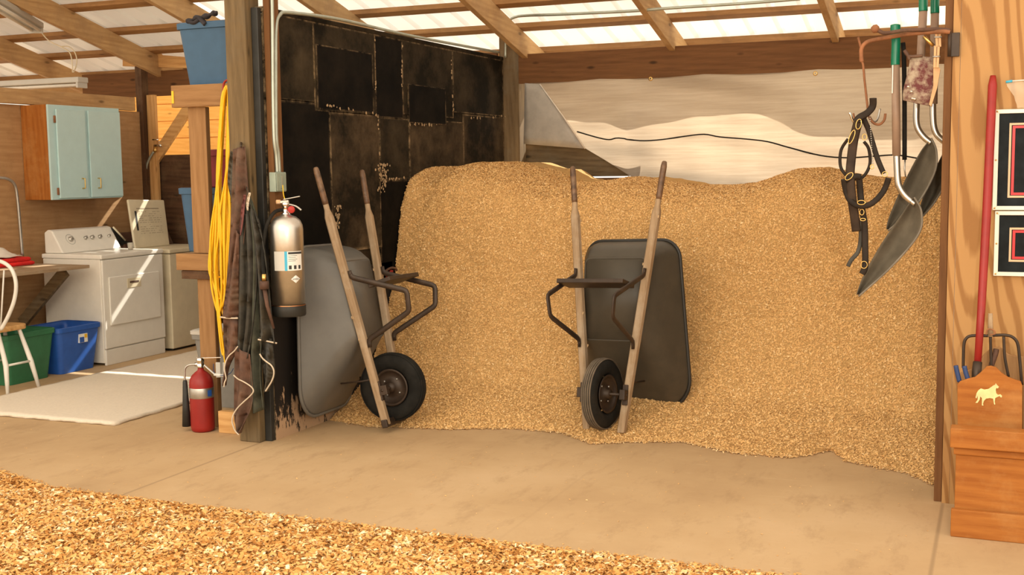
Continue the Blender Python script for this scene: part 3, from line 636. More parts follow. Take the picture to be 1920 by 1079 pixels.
# ------------------------------------------------------------------ stainless extinguisher
def steel_ext():
    b0 = at(542, 592, 'y', -.02); cx, cy, z0 = b0.x, -.02, b0.z; top = at(542, 408, 'y', -.02).z; R_ = .096
    h = top-z0
    r = thing('fire_extinguisher', 'tall stainless steel water fire extinguisher hung on the black partition', 'fire extinguisher', (cx, cy, z0))
    bd = G().lathe([(0, .05), (R_, .05), (R_, h-.07), (R_*.97, h-.045), (R_*.85, h-.018), (R_*.6, h+.004), (R_*.35, h+.012), (.025, h+.02)], (cx, cy, z0), (0, 0, 1), 40).build('cylinder', MP['steel'], r)
    G().lathe([(R_+.002, .062), (R_+.003, .05), (R_+.003, .006), (R_*.98, 0), (0, 0)], (cx, cy, z0), (0, 0, 1), 40).build('black_boot', MP['black_plastic'], r)
    G().lathe([(R_+.0015, .066), (R_+.0028, .062), (R_+.001, .061)], (cx, cy, z0), (0, 0, 1), 40).build('boot_ring', MP['copper'], r)
    vt = G().lathe([(.026, 0), (.026, .012), (.017, .016), (.017, .05), (.022, .052), (.022, .075), (0, .078)], (cx, cy, z0+h+.012), (0, 0, 1), 18).build('valve', MP['chrome'], r)
    zt = z0+h+.075
    R0, U0 = CR.copy(), Vector((0, 0, 1)); R0.z = 0; R0.normalize(); F0 = R0.cross(U0)*-1
    c0 = Vector((cx, cy, zt))
    g = G(); g.bar(c0-R0*.045+U0*.012, c0+R0*.02+U0*.018, .022, .014); g.bar(c0-R0*.01+U0*.028, c0+R0*.085+U0*.045, .02, .006); g.tube(smooth_path([c0+R0*.02+U0*.0, c0+R0*.06-U0*.012, c0+R0*.09-U0*.035], 4), .006, 6)
    g.build('squeeze_handle', MP['dull_steel'], r, bevel=.002)
    G().tube([c0-R0*.052+U0*.014, c0-R0*.028+U0*.014], .013, 8).build('tag', MP['clothespin'], r)
    G().tube(smooth_path([c0+U0*.02, c0-R0*.01+U0*.06, c0-R0*.012+U0*.11], 4), .0025, 6).build('yellow_tie', MP['cord'], r)
    fr = -CF.copy(); fr.z = 0; fr.normalize()
    G().lathe([(0, .012), (.018, .011), (.021, .006), (.021, 0), (0, 0)], c0+R0*.035-U0*.03+fr*.012, fr, 20).build('pressure_gauge', MP['tape_red'], r)
    hose = smooth_path([c0-R0*.01-U0*.03, c0-R0*.06-U0*.045+fr*.03, c0-R0*.10-U0*.12+fr*.06, c0-R0*.118-U0*.24+fr*.09, c0-R0*.118-U0*.34+fr*.11, c0-R0*.112-U0*.40+fr*.12], 6)
    G().tube(hose, .0105, 10).build('hose', MP['rubber'], r)
    e = hose[-1]; G().tube([e+U0*.01, e-U0*.035], .013, 10).build('hose_nut', MP['brass'], r)
    G().tube([e-U0*.03, e-U0*.075], .026, 12).build('nozzle_clip', MP['dust_leather'], r)
    G().tube([e-U0*.07, e-U0*.17+R0*.015+fr*.01, e-U0*.30+R0*.05+fr*.02], .011, 10, radii=[.013, .011, .007]).build('nozzle', MP['dust_leather'], r)
    # label band wrapped round the cylinder
    ang = math.atan2(fr.y, fr.x)+.05
    def patch(a0, a1, za, zb, rr, nm, mat, par):
        n_ = max(2, int(abs(a1-a0)/.12)); rows = [[(cx+rr*math.cos(ang+a0+(a1-a0)*i/n_), cy+rr*math.sin(ang+a0+(a1-a0)*i/n_), z) for i in range(n_+1)] for z in (za, zb)]
        return G().grid(rows).build(nm, mat, par)
    zl = z0+.27*1; H_ = .145
    zl = at(542, 502, 'y', .10).z; zh = at(542, 467, 'y', .10).z
    lb = patch(-.70, -.02, zl, zh, R_+.0012, 'label', MP['label_grey'], r); patch(-.02, .14, zl, zh, R_+.0014, 'label_stripe', MP['label_blue'], lb); patch(.14, 1.1, zl, zh, R_+.0012, 'label_field', MP['label_white'], lb)
    patch(.2, 1.1, zh-.016, zh-.004, R_+.0018, 'label_heading', MP['ink'], lb)
    for k in range(4): patch(.2, .75-.1*(k % 2), zh-.026-.010*k, zh-.024-.010*k, R_+.0018, 'label_line', MP['ink'], lb)
    for k in range(3): patch(.22+k*.3, .38+k*.3, zl+.008, zl+.03, R_+.0018, 'pictogram', MP['ink'], lb)
    # diamond badge
    zc = at(560, 518, 'y', .10).z; am = .62
    dp = [(am-.30, 0), (am, .023), (am+.30, 0), (am, -.023)]
    vs = [(cx+(R_+.0015)*math.cos(ang+a), cy+(R_+.0015)*math.sin(ang+a), zc+z) for a, z in dp]+[(cx+(R_+.0035)*math.cos(ang+am), cy+(R_+.0035)*math.sin(ang+am), zc)]
    dg_ = G().add(vs, [(0, 4, 1), (1, 4, 2), (2, 4, 3), (3, 4, 0)]).build('diamond_badge', MP['label_white'], r, fixn=False)
    nrm_ = Vector((math.cos(ang+am), math.sin(ang+am), 0)); rt = Vector((0, 0, 1)).cross(nrm_)
    text_mesh('badge_lettering', 'AMEREX', MP['ink'], dg_, Vector((cx, cy, zc))+nrm_*(R_+.0055), rt, (0, 0, 1), .0085)
steel_ext()
# wall bracket tag (red) on the board
tag(G().box((.042, .05, 1.17), (.048, .066, 1.235)).build('red_tag', MP['tape_red'], bevel=.002), 'small red tag on the brown board left of the steel extinguisher', 'tag')

# ------------------------------------------------------------------ red extinguisher
def red_ext():
    b0 = at(381, 808, 'z', 0); cx, cy = b0.x, b0.y; R_ = .073
    s_ = 1.0; ztop = at(381, 700, 'y', cy).z
    r = thing('fire_extinguisher', 'red carbon dioxide fire extinguisher with black horn standing on the floor', 'fire extinguisher', (cx, cy, 0))
    h = ztop
    G().lathe([(0, 0), (R_*.82, 0), (R_*.97, .012), (R_, .03), (R_, h-.07), (R_*.95, h-.04), (R_*.78, h-.015), (R_*.5, h+.005), (R_*.26, h+.018), (R_*.24, h+.035), (0, h+.035)], (cx, cy, 0), (0, 0, 1), 36).build('cylinder', MP['red_paint'], r)
    z1, z2 = at(381, 731, 'y', cy-.07).z, at(381, 750, 'y', cy-.07).z
    bnd = G().lathe([(R_+.001, z2), (R_+.0015, z2+.001), (R_+.0015, z1-.001), (R_+.001, z1)], (cx, cy, 0), (0, 0, 1), 36).build('label_band', MP['dull_steel'], r)
    R0 = CR.copy(); R0.z = 0; R0.normalize(); U0 = Vector((0, 0, 1)); fr = -CF.copy(); fr.z = 0; fr.normalize(); ang = math.atan2(fr.y, fr.x)
    rows = [[(cx+(R_+.003)*math.cos(ang+a), cy+(R_+.003)*math.sin(ang+a), z) for a in (.75, .95, 1.15)] for z in (z2+.012, z1-.012)]
    G().grid(rows).build('blue_sticker', MP['blue_bin'], bnd)
    c0 = Vector((cx, cy, h+.035))
    g = G().lathe([(.022, 0), (.024, .02), (.02, .024), (.024, .03), (.024, .055), (.02, .06), (0, .062)], c0, (0, 0, 1), 16); g.tube([c0-R0*.035+U0*.018, c0+U0*.018], .012, 10); g.build('valve', MP['chrome'], r)
    g = G().bar(c0+U0*.055-R0*.02, c0+U0*.06+R0*.13, .024, .012, w2=.014, h2=.006); g.build('lever', MP['chrome'], r, bevel=.002)
    hd = G().bar(c0+U0*.025+R0*.01, c0-U0*.045+R0*.085, .014, .008); hd.bar(c0-U0*.045+R0*.08, c0-U0*.055+R0*.16, .022, .014); hd.build('carry_handle', MP['label_white'], r, bevel=.003)
    ct = c0-U0*.01+R0*.13
    g = G()
    for s2 in (-.022, .022): g.bar(ct+R0*s2+U0*.04, ct+R0*s2-U0*.055, .03, .012, up=fr)
    g.build('inspection_tag', MP['label_grey'], r, bevel=.004)
    G().tube(smooth_path([ct-R0*.05+U0*.03, ct-R0*.045-U0*.03, ct+R0*.01-U0*.04+fr*.012, ct+R0*.05-U0*.03, ct+R0*.07+U0*.0], 5), .0025, 6).build('blue_tie', MP['blue_grip'], r)
    ho = smooth_path([c0-R0*.03+U0*.018, c0-R0*.07+U0*.015, c0-R0*.095-U0*.005, c0-R0*.10-U0*.05, c0-R0*.10-U0*.08], 5)
    G().tube(ho, .0065, 8).build('discharge_pipe', MP['dull_steel'], r)
    e = ho[-1]; G().tube([e, e-U0*.01, e-U0*.16, e-U0*(e.z-.03)], .02, 16, radii=[.011, .014, .021, .028]).build('horn', MP['black_plastic'], r)
red_ext()

# ------------------------------------------------------------------ wooden stand with shelves
st = thing('storage_shelf', 'rough timber shelf frame left of the weathered post holding the totes', 'shelf', (-.6, .2, 0))
X0, X1 = -.685, -.555
G().box((X0+.02, .2, 0), (X1+.01, .24, 1.0)).build('post', W('stand', 'z'), st, bevel=.003)
G().box((X0, .2, 1.09), (X1, .24, 1.985)).build('post', W('stand', 'z'), st, bevel=.003)
G().box((-.775, .16, 1.985), (-.20, .2, 2.118)).build('top_arm', W('stand', 'x'), st, bevel=.004)
G().box((-.79, .16, .985), (-.20, .26, 1.088)).build('middle_arm', W('stand', 'x'), st, bevel=.004)
G().box((-.76, .17, .93), (-.20, .24, .983)).build('lower_cleat', W('dark', 'x'), st, bevel=.003)
G().box((-.775, .201, 2.06), (-.05, 1.6, 2.08)).build('shelf_board', W('stand', 'y'), st)
G().box((-.775, .262, 1.065), (-.05, 1.6, 1.085)).build('shelf_board', W('stand', 'y'), st)
G().box((-.66, 1.5, 0), (-.57, 1.54, 2.06)).build('rear_post', W('stand', 'z'), st)
G().box((-.768, .155, 2.01), (-.752, .159, 2.085)).build('paper_tag', MP['yellow'], st)
tag(G().box((-.45, .07, 0), (-.192, .12, .135)).build('floor_board', W('pine', 'x'), bevel=.004), 'short pine board lying on edge between the post foot and the red extinguisher', 'board')

def tote(name, label, cx, cy, z0, hx, hy, h, mat, taper=.86, lip=.018, lid=None, cat='storage tote', ribs=True, rot=0, open_=True):
    r = thing(name, label, cat, (cx, cy, z0)); g = G()
    def rg(f, z, rad=.04): return [(cx+(x*math.cos(rot)-y*math.sin(rot)), cy+(x*math.sin(rot)+y*math.cos(rot)), z) for x, y in rrect(hx*f, hy*f, rad, 5)]
    rows = [rg(taper, z0), rg(taper, z0+.004), rg(taper+(1-taper)*.9, z0+h*.9), rg(1, z0+h)]
    g.grid(rows, closed=True, smooth=True); g.add(rows[0], [tuple(range(len(rows[0])))]); g.build('body', mat, r, solid=.005)
    rr = [rg(1.0, z0+h-.035), rg(1.035, z0+h-.033), rg(1.04, z0+h), rg(1.0, z0+h+.004)]
    G().grid(rr, closed=True, smooth=False).build('rim', mat, r, solid=.004)
    if lid:
        a = [rg(1.03, z0+h-.004), rg(1.06, z0+h), rg(1.06, z0+h+.022), rg(1.0, z0+h+.03), rg(.9, z0+h+.024)]
        g = G().grid(a, closed=True, smooth=False); g.add(a[-1], [tuple(range(len(a[-1])))]); g.build('lid', lid, r)
    return r
c = at(345, 160, 'y', .26)
t = tote('storage_tote', 'large slate blue plastic tote on top of the timber shelf frame', c.x+.235, .50, 2.122-.0, .25, .27, .41, MP['blue_tote'], taper=.84)
t.location.z = 2.085-.0
gz = 2.5
g = G(); pth = smooth_path([at(u, v, 'y', .23) for u, v in [(352, 41), (362, 37), (372, 33), (385, 31), (397, 27), (405, 24)]], 5)
g.tube(pth, .018, 10, flat=.6, radii=[.022+.009*math.sin(i*.9) for i in range(len(pth))])
g.tube(smooth_path([at(u, v, 'y', .22) for u, v in [(374, 33), (380, 39), (386, 46)]], 5), .024, 8, flat=.6)
g.tube(smooth_path([at(u, v, 'y', .22) for u, v in [(354, 40), (364, 43), (374, 37)]], 4), .020, 8, flat=.6)
g.tube(smooth_path([at(u, v, 'y', .22) for u, v in [(388, 30), (398, 25), (407, 23)]], 4), .009, 8)
tag(g.build('work_glove', MP['glove']), 'dark cloth glove draped over the rim of the top blue tote', 'glove')
c = at(388, 470, 'y', .6)
tote('storage_tote', 'blue plastic tote on the middle shelf behind the yellow cord', c.x+.20, .62, 1.086, .23, .25, .40, MP['blue_tote'], .88)
c = at(393, 340, 'y', .6)
tote('storage_bin', 'maroon plastic bin stacked above the middle shelf behind the yellow cord', c.x+.22, .62, 1.495, .20, .22, .23, MP['maroon'], .86, cat='bin')
c = at(362, 765, 'z', 0)
tote('storage_tote', 'grey lidded plastic tote on the floor behind the red extinguisher', c.x+.30, c.y+.33, 0, .31, .30, .50, MP['grey_tote'], .84, lid=MP['grey_lid'])
tote('storage_bin', 'dark green bin standing on the grey lidded tote', c.x+.36, c.y+.40, .532, .16, .18, .16, MP['green_bin'], .9, cat='bin')

# ------------------------------------------------------------------ yellow extension cord
def cordcoil():
    g = G(); yb = .12
    hk = at(428, 158, 'y', yb)
    for k in range(13):
        yb = .06+.008*(k % 5); bot = [585, 650, 560, 600, 520, 680, 575, 540, 625, 590, 660, 545, 570][k]
        cxb = 400+ (k*7 % 13)*1.6; wdt = random.uniform(6, 15)
        xt = 421+random.uniform(-3, 8)
        l = [(xt+2, 162), (xt-5, 185), (xt-9, 240), (xt-14, 330), (cxb-2-wdt*.2, 430), (cxb+random.uniform(-7, 2)-wdt*.4, 500), (cxb-wdt*.5+3, (bot+500)/2), (cxb+8, bot)]
        r_ = [(cxb+14, bot-8), (cxb+12+wdt*.3, (bot+500)/2), (cxb+10+wdt*.4, 480), (cxb+12+random.uniform(0, 7), 400), (xt+4, 300), (xt+6, 220), (xt+6, 175)]
        g.tube(smooth_path([at(u, v, 'y', yb+random.uniform(-.006, .006)) for u, v in l+r_], 6, closed=True), .0062, 8, closed=True)
    o = tag(g.build('extension_cord', MP['cord']), 'yellow extension cord hanging in long loops beside the weathered post', 'cord')
    g = G().tube(smooth_path([at(u, v, 'y', .075) for u, v in [(420, 175), (419, 160), (423, 152), (430, 150)]], 5), .007, 8)
    hook = g.build('cord_hook', MP['red_paint'], o)
cordcoil()

# ------------------------------------------------------------------ leather chaps on the post
def chaps():
    r = thing('leather_chaps', 'worn brown and black leather chaps hanging from the weathered front post', 'chaps', at(455, 280, 'y', -.12))
    def sheet(L, R_, y, mat, folds=3, amp=.018, nm='leather_panel', ph=0, tilt=0):
        Lp = smooth_path([at(u, v, 'y', y) for u, v in L], 6); Rp = smooth_path([at(u, v, 'y', y+tilt) for u, v in R_], 6)
        n = 28; rows = []
        for j in range(n+1):
            a = Lp[min(len(Lp)-1, round(j/n*(len(Lp)-1)))]; b_ = Rp[min(len(Rp)-1, round(j/n*(len(Rp)-1)))]
            rows.append([a.lerp(b_, i/14)+Vector((0, amp*1.4*math.sin(i/14*math.pi*folds+ph+j*.05)*min(1, j/6+.3), 0)) for i in range(15)])
        return G().grid(rows).build(nm, mat, r, solid=.004), rows
    def trim(pts, y, par, rad=.0035): G().tube(smooth_path([at(u, v, 'y', y) for u, v in pts], 6), rad, 6).build('edge_piping', MP['piping'], par)
    sheet([(433, 283), (427, 310), (425, 345), (432, 378)], [(438, 290), (440, 320), (440, 350), (436, 380)], -.095, MP['black_hide'], 1, .01)
    sheet([(437, 280), (434, 330), (430, 400), (427, 450), (420, 540)], [(459, 274), (464, 325), (468, 380), (462, 440), (452, 540)], -.125, MP['dust_leather'], 3, .016)
    sheet([(456, 380), (447, 440), (445, 520), (446, 600), (446, 655)], [(466, 370), (478, 440), (484, 520), (478, 610), (468, 672)], -.135, MP['black_hide'], 5, .02)
    sheet([(462, 350), (468, 440), (468, 600), (466, 700), (471, 778)], [(472, 380), (494, 470), (494, 600), (492, 700), (499, 766)], -.12, MP['green_hide'], 3, .02)
    p, _ = sheet([(466, 380), (474, 450), (480, 540), (484, 637)], [(478, 400), (494, 452), (507, 540), (519, 644)], -.145, MP['black_hide'], 3, .016)
    trim([(484, 637), (500, 640), (519, 644)], -.150, p, .005)
    p, _ = sheet([(440, 430), (425, 520), (418, 560), (413, 594)], [(449, 440), (447, 520), (447, 560), (446, 597)], -.16, MP['dust_leather'], 2, .014)
    trim([(413, 595), (430, 597), (446, 597)], -.17, p, .005)
    p, _ = sheet([(418, 590), (418, 640), (420, 690), (419, 722)], [(446, 594), (446, 648), (428, 688), (421, 724)], -.15, MP['dust_leather'], 2, .012)
    trim([(446, 650), (439, 659), (430, 667), (424, 677), (421, 690), (422, 700), (424, 710), (421, 718), (420, 726)], -.17, p, .004)
    p, _ = sheet([(440, 650), (438, 705), (436, 760), (437, 795), (447, 813)], [(468, 665), (475, 732), (473, 765), (462, 790), (450, 813)], -.16, MP['dust_leather'], 3, .015)
    trim([(438, 704), (446, 711), (456, 716), (466, 722), (473, 728), (475, 735), (468, 744), (457, 754), (446, 765), (438, 777), (435, 790), (438, 802), (442, 810), (448, 816)], -.185, p, .004)
    p, _ = sheet([(485, 632), (487, 668), (492, 705), (497, 735)], [(511, 636), (514, 690), (512, 710), (500, 735)], -.13, MP['black_hide'], 2, .014)
    trim([(487, 664), (492, 672), (500, 679), (508, 685), (513, 694), (513, 705), (509, 716), (503, 726), (498, 734)], -.155, p, .0045)
    sheet([(457, 365), (452, 390), (449, 420), (449, 440)], [(461, 366), (459, 390), (456, 420), (452, 442)], -.165, MP['maroon_bag'], 1, .004, 'strap')
    sheet([(466, 362), (461, 380), (462, 394)], [(470, 362), (467, 380), (466, 395)], -.165, MP['piping'], 1, .003, 'worn_strap')
    G().tube([at(452, 268, 'y', -.07), at(452, 275, 'y', -.15)], .006, 8).build('hanging_nail', MP['black_iron'], r)
chaps()

# ------------------------------------------------------------------ laundry
def dryer():
    x0, x1, y0, y1 = -3.50, -2.87, 1.82, 2.58; r = thing('clothes_dryer', 'white clothes dryer with a drop door and a control panel at the back', 'dryer', ((x0+x1)/2, (y0+y1)/2, 0))
    G().box((x0, y0, .02), (x1-.02, y1, .885)).build('cabinet', MP['enamel_side'], r, bevel=.008)
    G().box((x0-.005, y0-.008, .885), (x1+.004, y1+.008, .925)).build('top_panel', MP['enamel'], r, bevel=.010)
    G().box((x1-.019, y0+.004, .14), (x1, y1-.004, .88)).build('front_panel', MP['enamel'], r, bevel=.006)
    G().box((x1-.03, y0+.01, .0), (x1-.006, y1-.01, .132)).build('toe_panel', MP['enamel'], r, bevel=.005)
    d = G().box((x1+.001, y0+.06, .33), (x1+.016, y1-.07, .735)).build('door', MP['enamel'], r, bevel=.007)
    h = G().box((x1+.017, y0+.27, .625), (x1+.021, y0+.44, .705)).build('handle_plate', MP['almond'], d, bevel=.004)
    G().box((x1+.0215, y0+.30, .665), (x1+.024, y0+.41, .68)).build('handle_recess', MP['dust_leather'], h)
    # console
    y0c, y1c = y0+.03, y1-.02; sec = [(x0, .926), (x0+.20, .926), (x0+.18, .955), (x0+.085, 1.115), (x0+.04, 1.125), (x0, 1.10)]
    cs = G().prism([(x, y0c, z) for x, z in sec], (0, y1c-y0c, 0)).build('control_console', MP['enamel'], r, bevel=.01)
    sl = Vector((-(1.115-.955), 0, -.095)).normalized(); nrm = Vector((1.115-.955, 0, .095)).normalized()
    def kn(t, yv, rad):
        c_ = Vector((x0+.18, yv, .955)).lerp(Vector((x0+.085, yv, 1.115)), t)
        g = G().lathe([(0, .022), (rad*.7, .022), (rad, .004), (rad, 0)], c_, nrm, 18); g.bar(c_+nrm*.022-Vector((0, 0, rad*.7)), c_+nrm*.022+Vector((0, 0, rad*.7)), .008, .008); return g
    G().lathe([(.05, .002), (.05, 0), (.044, .001)], Vector((x0+.18, y0c+.16, .955)).lerp(Vector((x0+.085, y0c+.16, 1.115)), .5), nrm, 24).build('dial_ring', MP['label_grey'], cs)
    kn(.5, y0c+.16, .024).build('timer_knob', MP['dull_steel'], cs)
    for f, q in zip((.42, .52, .64, .78), (.017, .02, .019, .013)): kn(.5, y0c+f*(y1c-y0c)*1.12, q).build('knob', MP['dull_steel'], cs)
dryer()
def washer():
    x0, x1, y0, y1 = -3.50, -2.86, 2.66, 3.36; r = thing('washing_machine', 'cream top loading washing machine with its lid raised', 'washing machine', ((x0+x1)/2, (y0+y1)/2, 0))
    G().box((x0, y0, .02), (x1, y1, .87)).build('cabinet', MP['almond'], r, bevel=.008)
    G().box((x0-.004, y0-.004, .875), (x1+.004, y1+.004, .912)).build('top_panel', MP['almond'], r, bevel=.008)
    G().box((x0+.02, y0+.03, .0), (x1-.03, y1-.03, .02)).build('base', MP['black_plastic'], r)
    G().prism([(x0, y0+.01, .913), (x0+.14, y0+.01, .913), (x0+.07, y0+.01, 1.05), (x0, y0+.01, 1.05)], (0, .68, 0)).build('control_console', MP['dust_leather'], r, bevel=.01)
    # raised lid, writing panel faces the room
    p0 = at(252, 459, 'x', -3.25); p1 = at(317, 459, 'x', -3.25); p2 = at(308, 375, 'x', -3.33); p3 = at(240, 374, 'x', -3.33)
    A = [Vector((-3.24, p0.y, .914)), Vector((-3.24, p1.y, .914)), Vector((-3.33, p2.y, p2.z)), Vector((-3.33, p3.y, p3.z))]
    nn = (A[1]-A[0]).cross(A[3]-A[0]).normalized(); 
    if nn.x < 0: nn = -nn
    ld = G().prism(A, -nn*.025).build('lid', MP['almond'], r, bevel=.01)
    def on(u, v, e=.002): return A[0].lerp(A[1], u).lerp(A[3].lerp(A[2], u), v)+nn*e
    random.seed(4)
    g = G()
    for row in range(11):
        v = .74-.045*row
        u = .22
        while u < .84:
            l_ = random.uniform(.03, .12)
            if random.random() < .75: g.add([on(u, v), on(min(u+l_, .85), v), on(min(u+l_, .85), v+.008), on(u, v+.008)], [(0, 1, 2, 3)])
            u += l_+.03
    g.add([on(.18, .80), on(.80, .80), on(.80, .82), on(.18, .82)], [(0, 1, 2, 3)])
    g.build('instruction_print', plain('faded_ink', (.36, .29, .2), .7), ld)
    G().add([on(.12, .36), on(.17, .36), on(.17, .76), on(.12, .76)], [(0, 1, 2, 3)]).build('black_strip', MP['ink'], ld)
washer()
c = at(245, 468, 'z', .928)
cu = thing('plastic_cup', 'small clear plastic cup on top of the dryer', 'cup', c)
G().lathe([(0, 0), (.020, 0), (.027, .058), (.025, .058), (.018, .004), (0, .004)], c, (0, 0, 1), 20).build('cup', MP['clear'], cu)
c1 = thing('leaning_board', 'dark framed board leaning between the dryer console and the washer lid', 'board', at(225, 455, 'x', -3.3))
q = [at(u, v, 'x', -3.38) for u, v in [(211, 427), (233, 451), (247, 455), (243, 461), (222, 460)]]
G().prism(q, (-.02, 0, 0)).build('board_face', MP['black_plastic'], c1)
G().tube([at(212, 426, 'x', -3.36), at(235, 451, 'x', -3.36)], .008, 6).build('light_edge', MP['almond'], c1)

def wallcab():
    x0, x1, y0, y1, z0, z1 = -3.655, -3.36, 1.82, 2.67, 1.375, 2.165; r = thing('wall_cabinet', 'pale blue two door wall cabinet with an orange wood side above the dryer', 'cabinet', (x0, (y0+y1)/2, z0))
    G().box((x0, y0, z0), (x1-.02, y1, z1)).build('carcass', W('bin', 'z', knots=False), r, bevel=.003)
    G().box((x1-.019, y0, z0), (x1, y1, z1)).build('face_frame', MP['pale_blue'], r, bevel=.003)
    ym = y0+.5*(y1-y0)
    for a, b_, hy in ((y0+.075, ym-.02, ym-.09), (ym+.02, y1-.012, ym+.10)):
        d = G().box((x1+.002, a, z0+.012), (x1+.020, b_, z1-.035)).build('door', MP['pale_blue'], r, bevel=.004)
        G().tube(smooth_path([(x1+.020, hy, z0+.09), (x1+.046, hy, z0+.092), (x1+.05, hy, z0+.10), (x1+.05, hy, z0+.165), (x1+.046, hy, z0+.173), (x1+.020, hy, z0+.175)], 4), .005, 8).build('handle', MP['brass'], d)
    for z in (z0+.07, z1-.12): G().box((x1+.001, y0+.055, z-.03), (x1+.012, y0+.073, z+.03)).build('hinge', MP['rust'], r, bevel=.002)
wallcab()

# folding table + brace + things on it
cr = at(168, 497, 'y', 1.72); zt = cr.z
tb = thing('folding_table', 'plywood folding table fixed to the laundry wall left of the dryer', 'table', (-3.2, cr.y-.5, 0))
yl = cr.y
G().prism([(-3.655, yl-1.6, zt-.025), (cr.x, yl-1.6, zt-.025), (cr.x, yl, zt-.025), (-3.655, yl+.02, zt-.025)], (0, 0, .025)).build('table_top', W('grey', 'y', knots=False), tb, bevel=.003)
G().bar(at(122, 509, 'y', yl-.08), at(42, 605, 'y', yl-.08), .09, .04, up=(0, 1, 0)).build('diagonal_support', W('treated', 'x'), tb, bevel=.003)
c = at(16, 499, 'z', zt)
def cloth_stack(cx, cy, z0, hx, hy, n, mat, name, label, cat):
    g = G()
    for k in range(n):
        s_ = 1-.12*k; rows = []
        for zz, f in ((0, .93), (.008, 1), (.022, 1.0), (.032, .92)): rows.append([(cx+x*f*s_+.01*math.sin(k*3), cy+y*f*s_+.01*math.sin(i*.9+k), z0+k*.034+zz) for i, (x, y) in enumerate(rrect(hx, hy, .04, 4))])
        g.grid(rows, closed=True); g.add(rows[0], [tuple(range(len(rows[0])))]); g.add(rows[-1], [tuple(range(len(rows[0])))], True)
    return tag(g.build(name, mat), label, cat)
cloth_stack(c.x, c.y-.02, zt+.001, .115, .20, 2, MP['red_cloth'], 'folded_towel', 'red folded towels lying on the plywood table', 'towel')
rows = []
cw = Vector((c.x, c.y-.04, zt))
for j in range(9):
    rows.append([(cw.x-.09+.18*i/10, cw.y-.16+.26*j/8, zt+.080+.075*math.exp(-((i-4)**2+(j-4)**2)/9)+.006*math.sin(i*2+j)) for i in range(11)])
tag(G().grid(rows).build('white_cloth', MP['white_cloth'], solid=.006), 'crumpled white cloth lying on top of the red folded towels', 'cloth')

# metal loop pipe
pth = smooth_path([at(u, v, 'x', -3.55) for u, v in [(-60, 335), (-10, 333), (15, 336), (28, 348), (33, 375), (38, 430), (42, 480)]], 6)
tag(G().tube(pth, .013, 8).build('bent_pipe', MP['dull_steel']), 'bent grey metal pipe rising behind the towels at the left wall', 'pipe')

# bins under the table
c = at(136, 700, 'z', 0)
cg = at(50, 712, 'z', 0)
t = tote('storage_tote', 'blue plastic storage tote on the floor beside the dryer', -3.08, 1.56, 0, .19, .235, .37, MP['blue_bin'], .80)
p_ = at(154, 634, 'x', -2.90)
lb = G().box((-2.906, p_.y-.045, p_.z-.035), (-2.884, p_.y+.045, p_.z+.035)).build('sticker', MP['label_white'], t)
G().box((-2.8838, p_.y-.045, p_.z-.033), (-2.8830, p_.y+.005, p_.z+.01)).build('sticker_field', MP['blue_bin'], lb); G().box((-2.8838, p_.y+.01, p_.z+.0), (-2.8830, p_.y+.04, p_.z+.03)).build('sticker_emblem', MP['yellow'], lb)
tote('storage_tote', 'green plastic storage tote on the floor under the plywood table', -3.11, 1.06, 0, .20, .25, .385, MP['green_bin'], .82)

# windsor chair at the left edge
def chair():
    yb_ = .62; r = thing('windsor_chair', 'white spindle back chair with a wooden seat cut by the left edge', 'chair', (at(-20, 720, 'y', .75).x, .8, 0))
    bow = [at(u, v, 'y', yb_) for u, v in [(2, 618), (16, 592), (27, 562), (30, 532), (22, 506), (5, 492), (-20, 487), (-45, 492), (-62, 506), (-70, 532), (-67, 562), (-56, 592), (-42, 618)]]
    G().tube(smooth_path(bow, 5), .014, 10).build('back_bow', MP['white_paint'], r)
    zs = bow[0].z; xm = (bow[0].x+bow[-1].x)/2
    for k in range(1, 8):
        t = k/8-.5; b0 = Vector((xm+t*.26, yb_+.01, zs-.01)); th = bow[6].x+t*.36; hh = bow[6].z-.32*abs(t*2)**2.6*.5
        G().tube([b0, Vector((th, yb_, hh))], .006, 6).build('spindle', MP['white_paint'], r)
    st_ = rrect(.11, .19, .07, 5, xm-.07, yb_+.16); G().prism([(x, y, zs-.04) for x, y in st_], (0, 0, .04)).build('seat', W('pine', 'x', knots=False), r, bevel=.01)
    for sx, sy in ((1, 1), (1, -1), (-1, 1), (-1, -1)):
        G().tube([(xm-.05+sx*.07, yb_+.16+sy*.10, zs-.035), (xm+sx*.12, yb_+.14+sy*.12, .2), (xm+sx*.175, yb_+.12+sy*.15, 0)], .016, 8, radii=[.014, .019, .013]).build('leg', MP['white_paint'], r)
    for sx in (1, -1): G().tube([(xm+sx*.122, yb_+.02, .2), (xm+sx*.122, yb_+.26, .2)], .009, 6).build('stretcher', MP['white_paint'], r)
chair()
# rug
g = G(); rx0, rx1, ry0, ry1 = -2.62, -1.20, 0.0, 3.0
n1, n2 = 40, 60
rows = [[(rx0+(rx1-rx0)*i/n1+(.006*math.sin(j*1.7) if i in (0, n1) else 0), ry0+(ry1-ry0)*j/n2+(.006*math.sin(i*2.1) if j in (0, n2) else 0)-.03*(1-i/n1)*(j == 0), .012+.002*math.sin(i*.9)*math.cos(j*.7)) for i in range(n1+1)] for j in range(n2+1)]
CARP = plain('cream_carpet', (.78, .68, .55), 1, 0, .06, 60, .5)
tag(G().grid(rows).build('area_rug', CARP, solid=.018), 'cream carpet piece lying on the concrete in front of the dryer', 'rug')

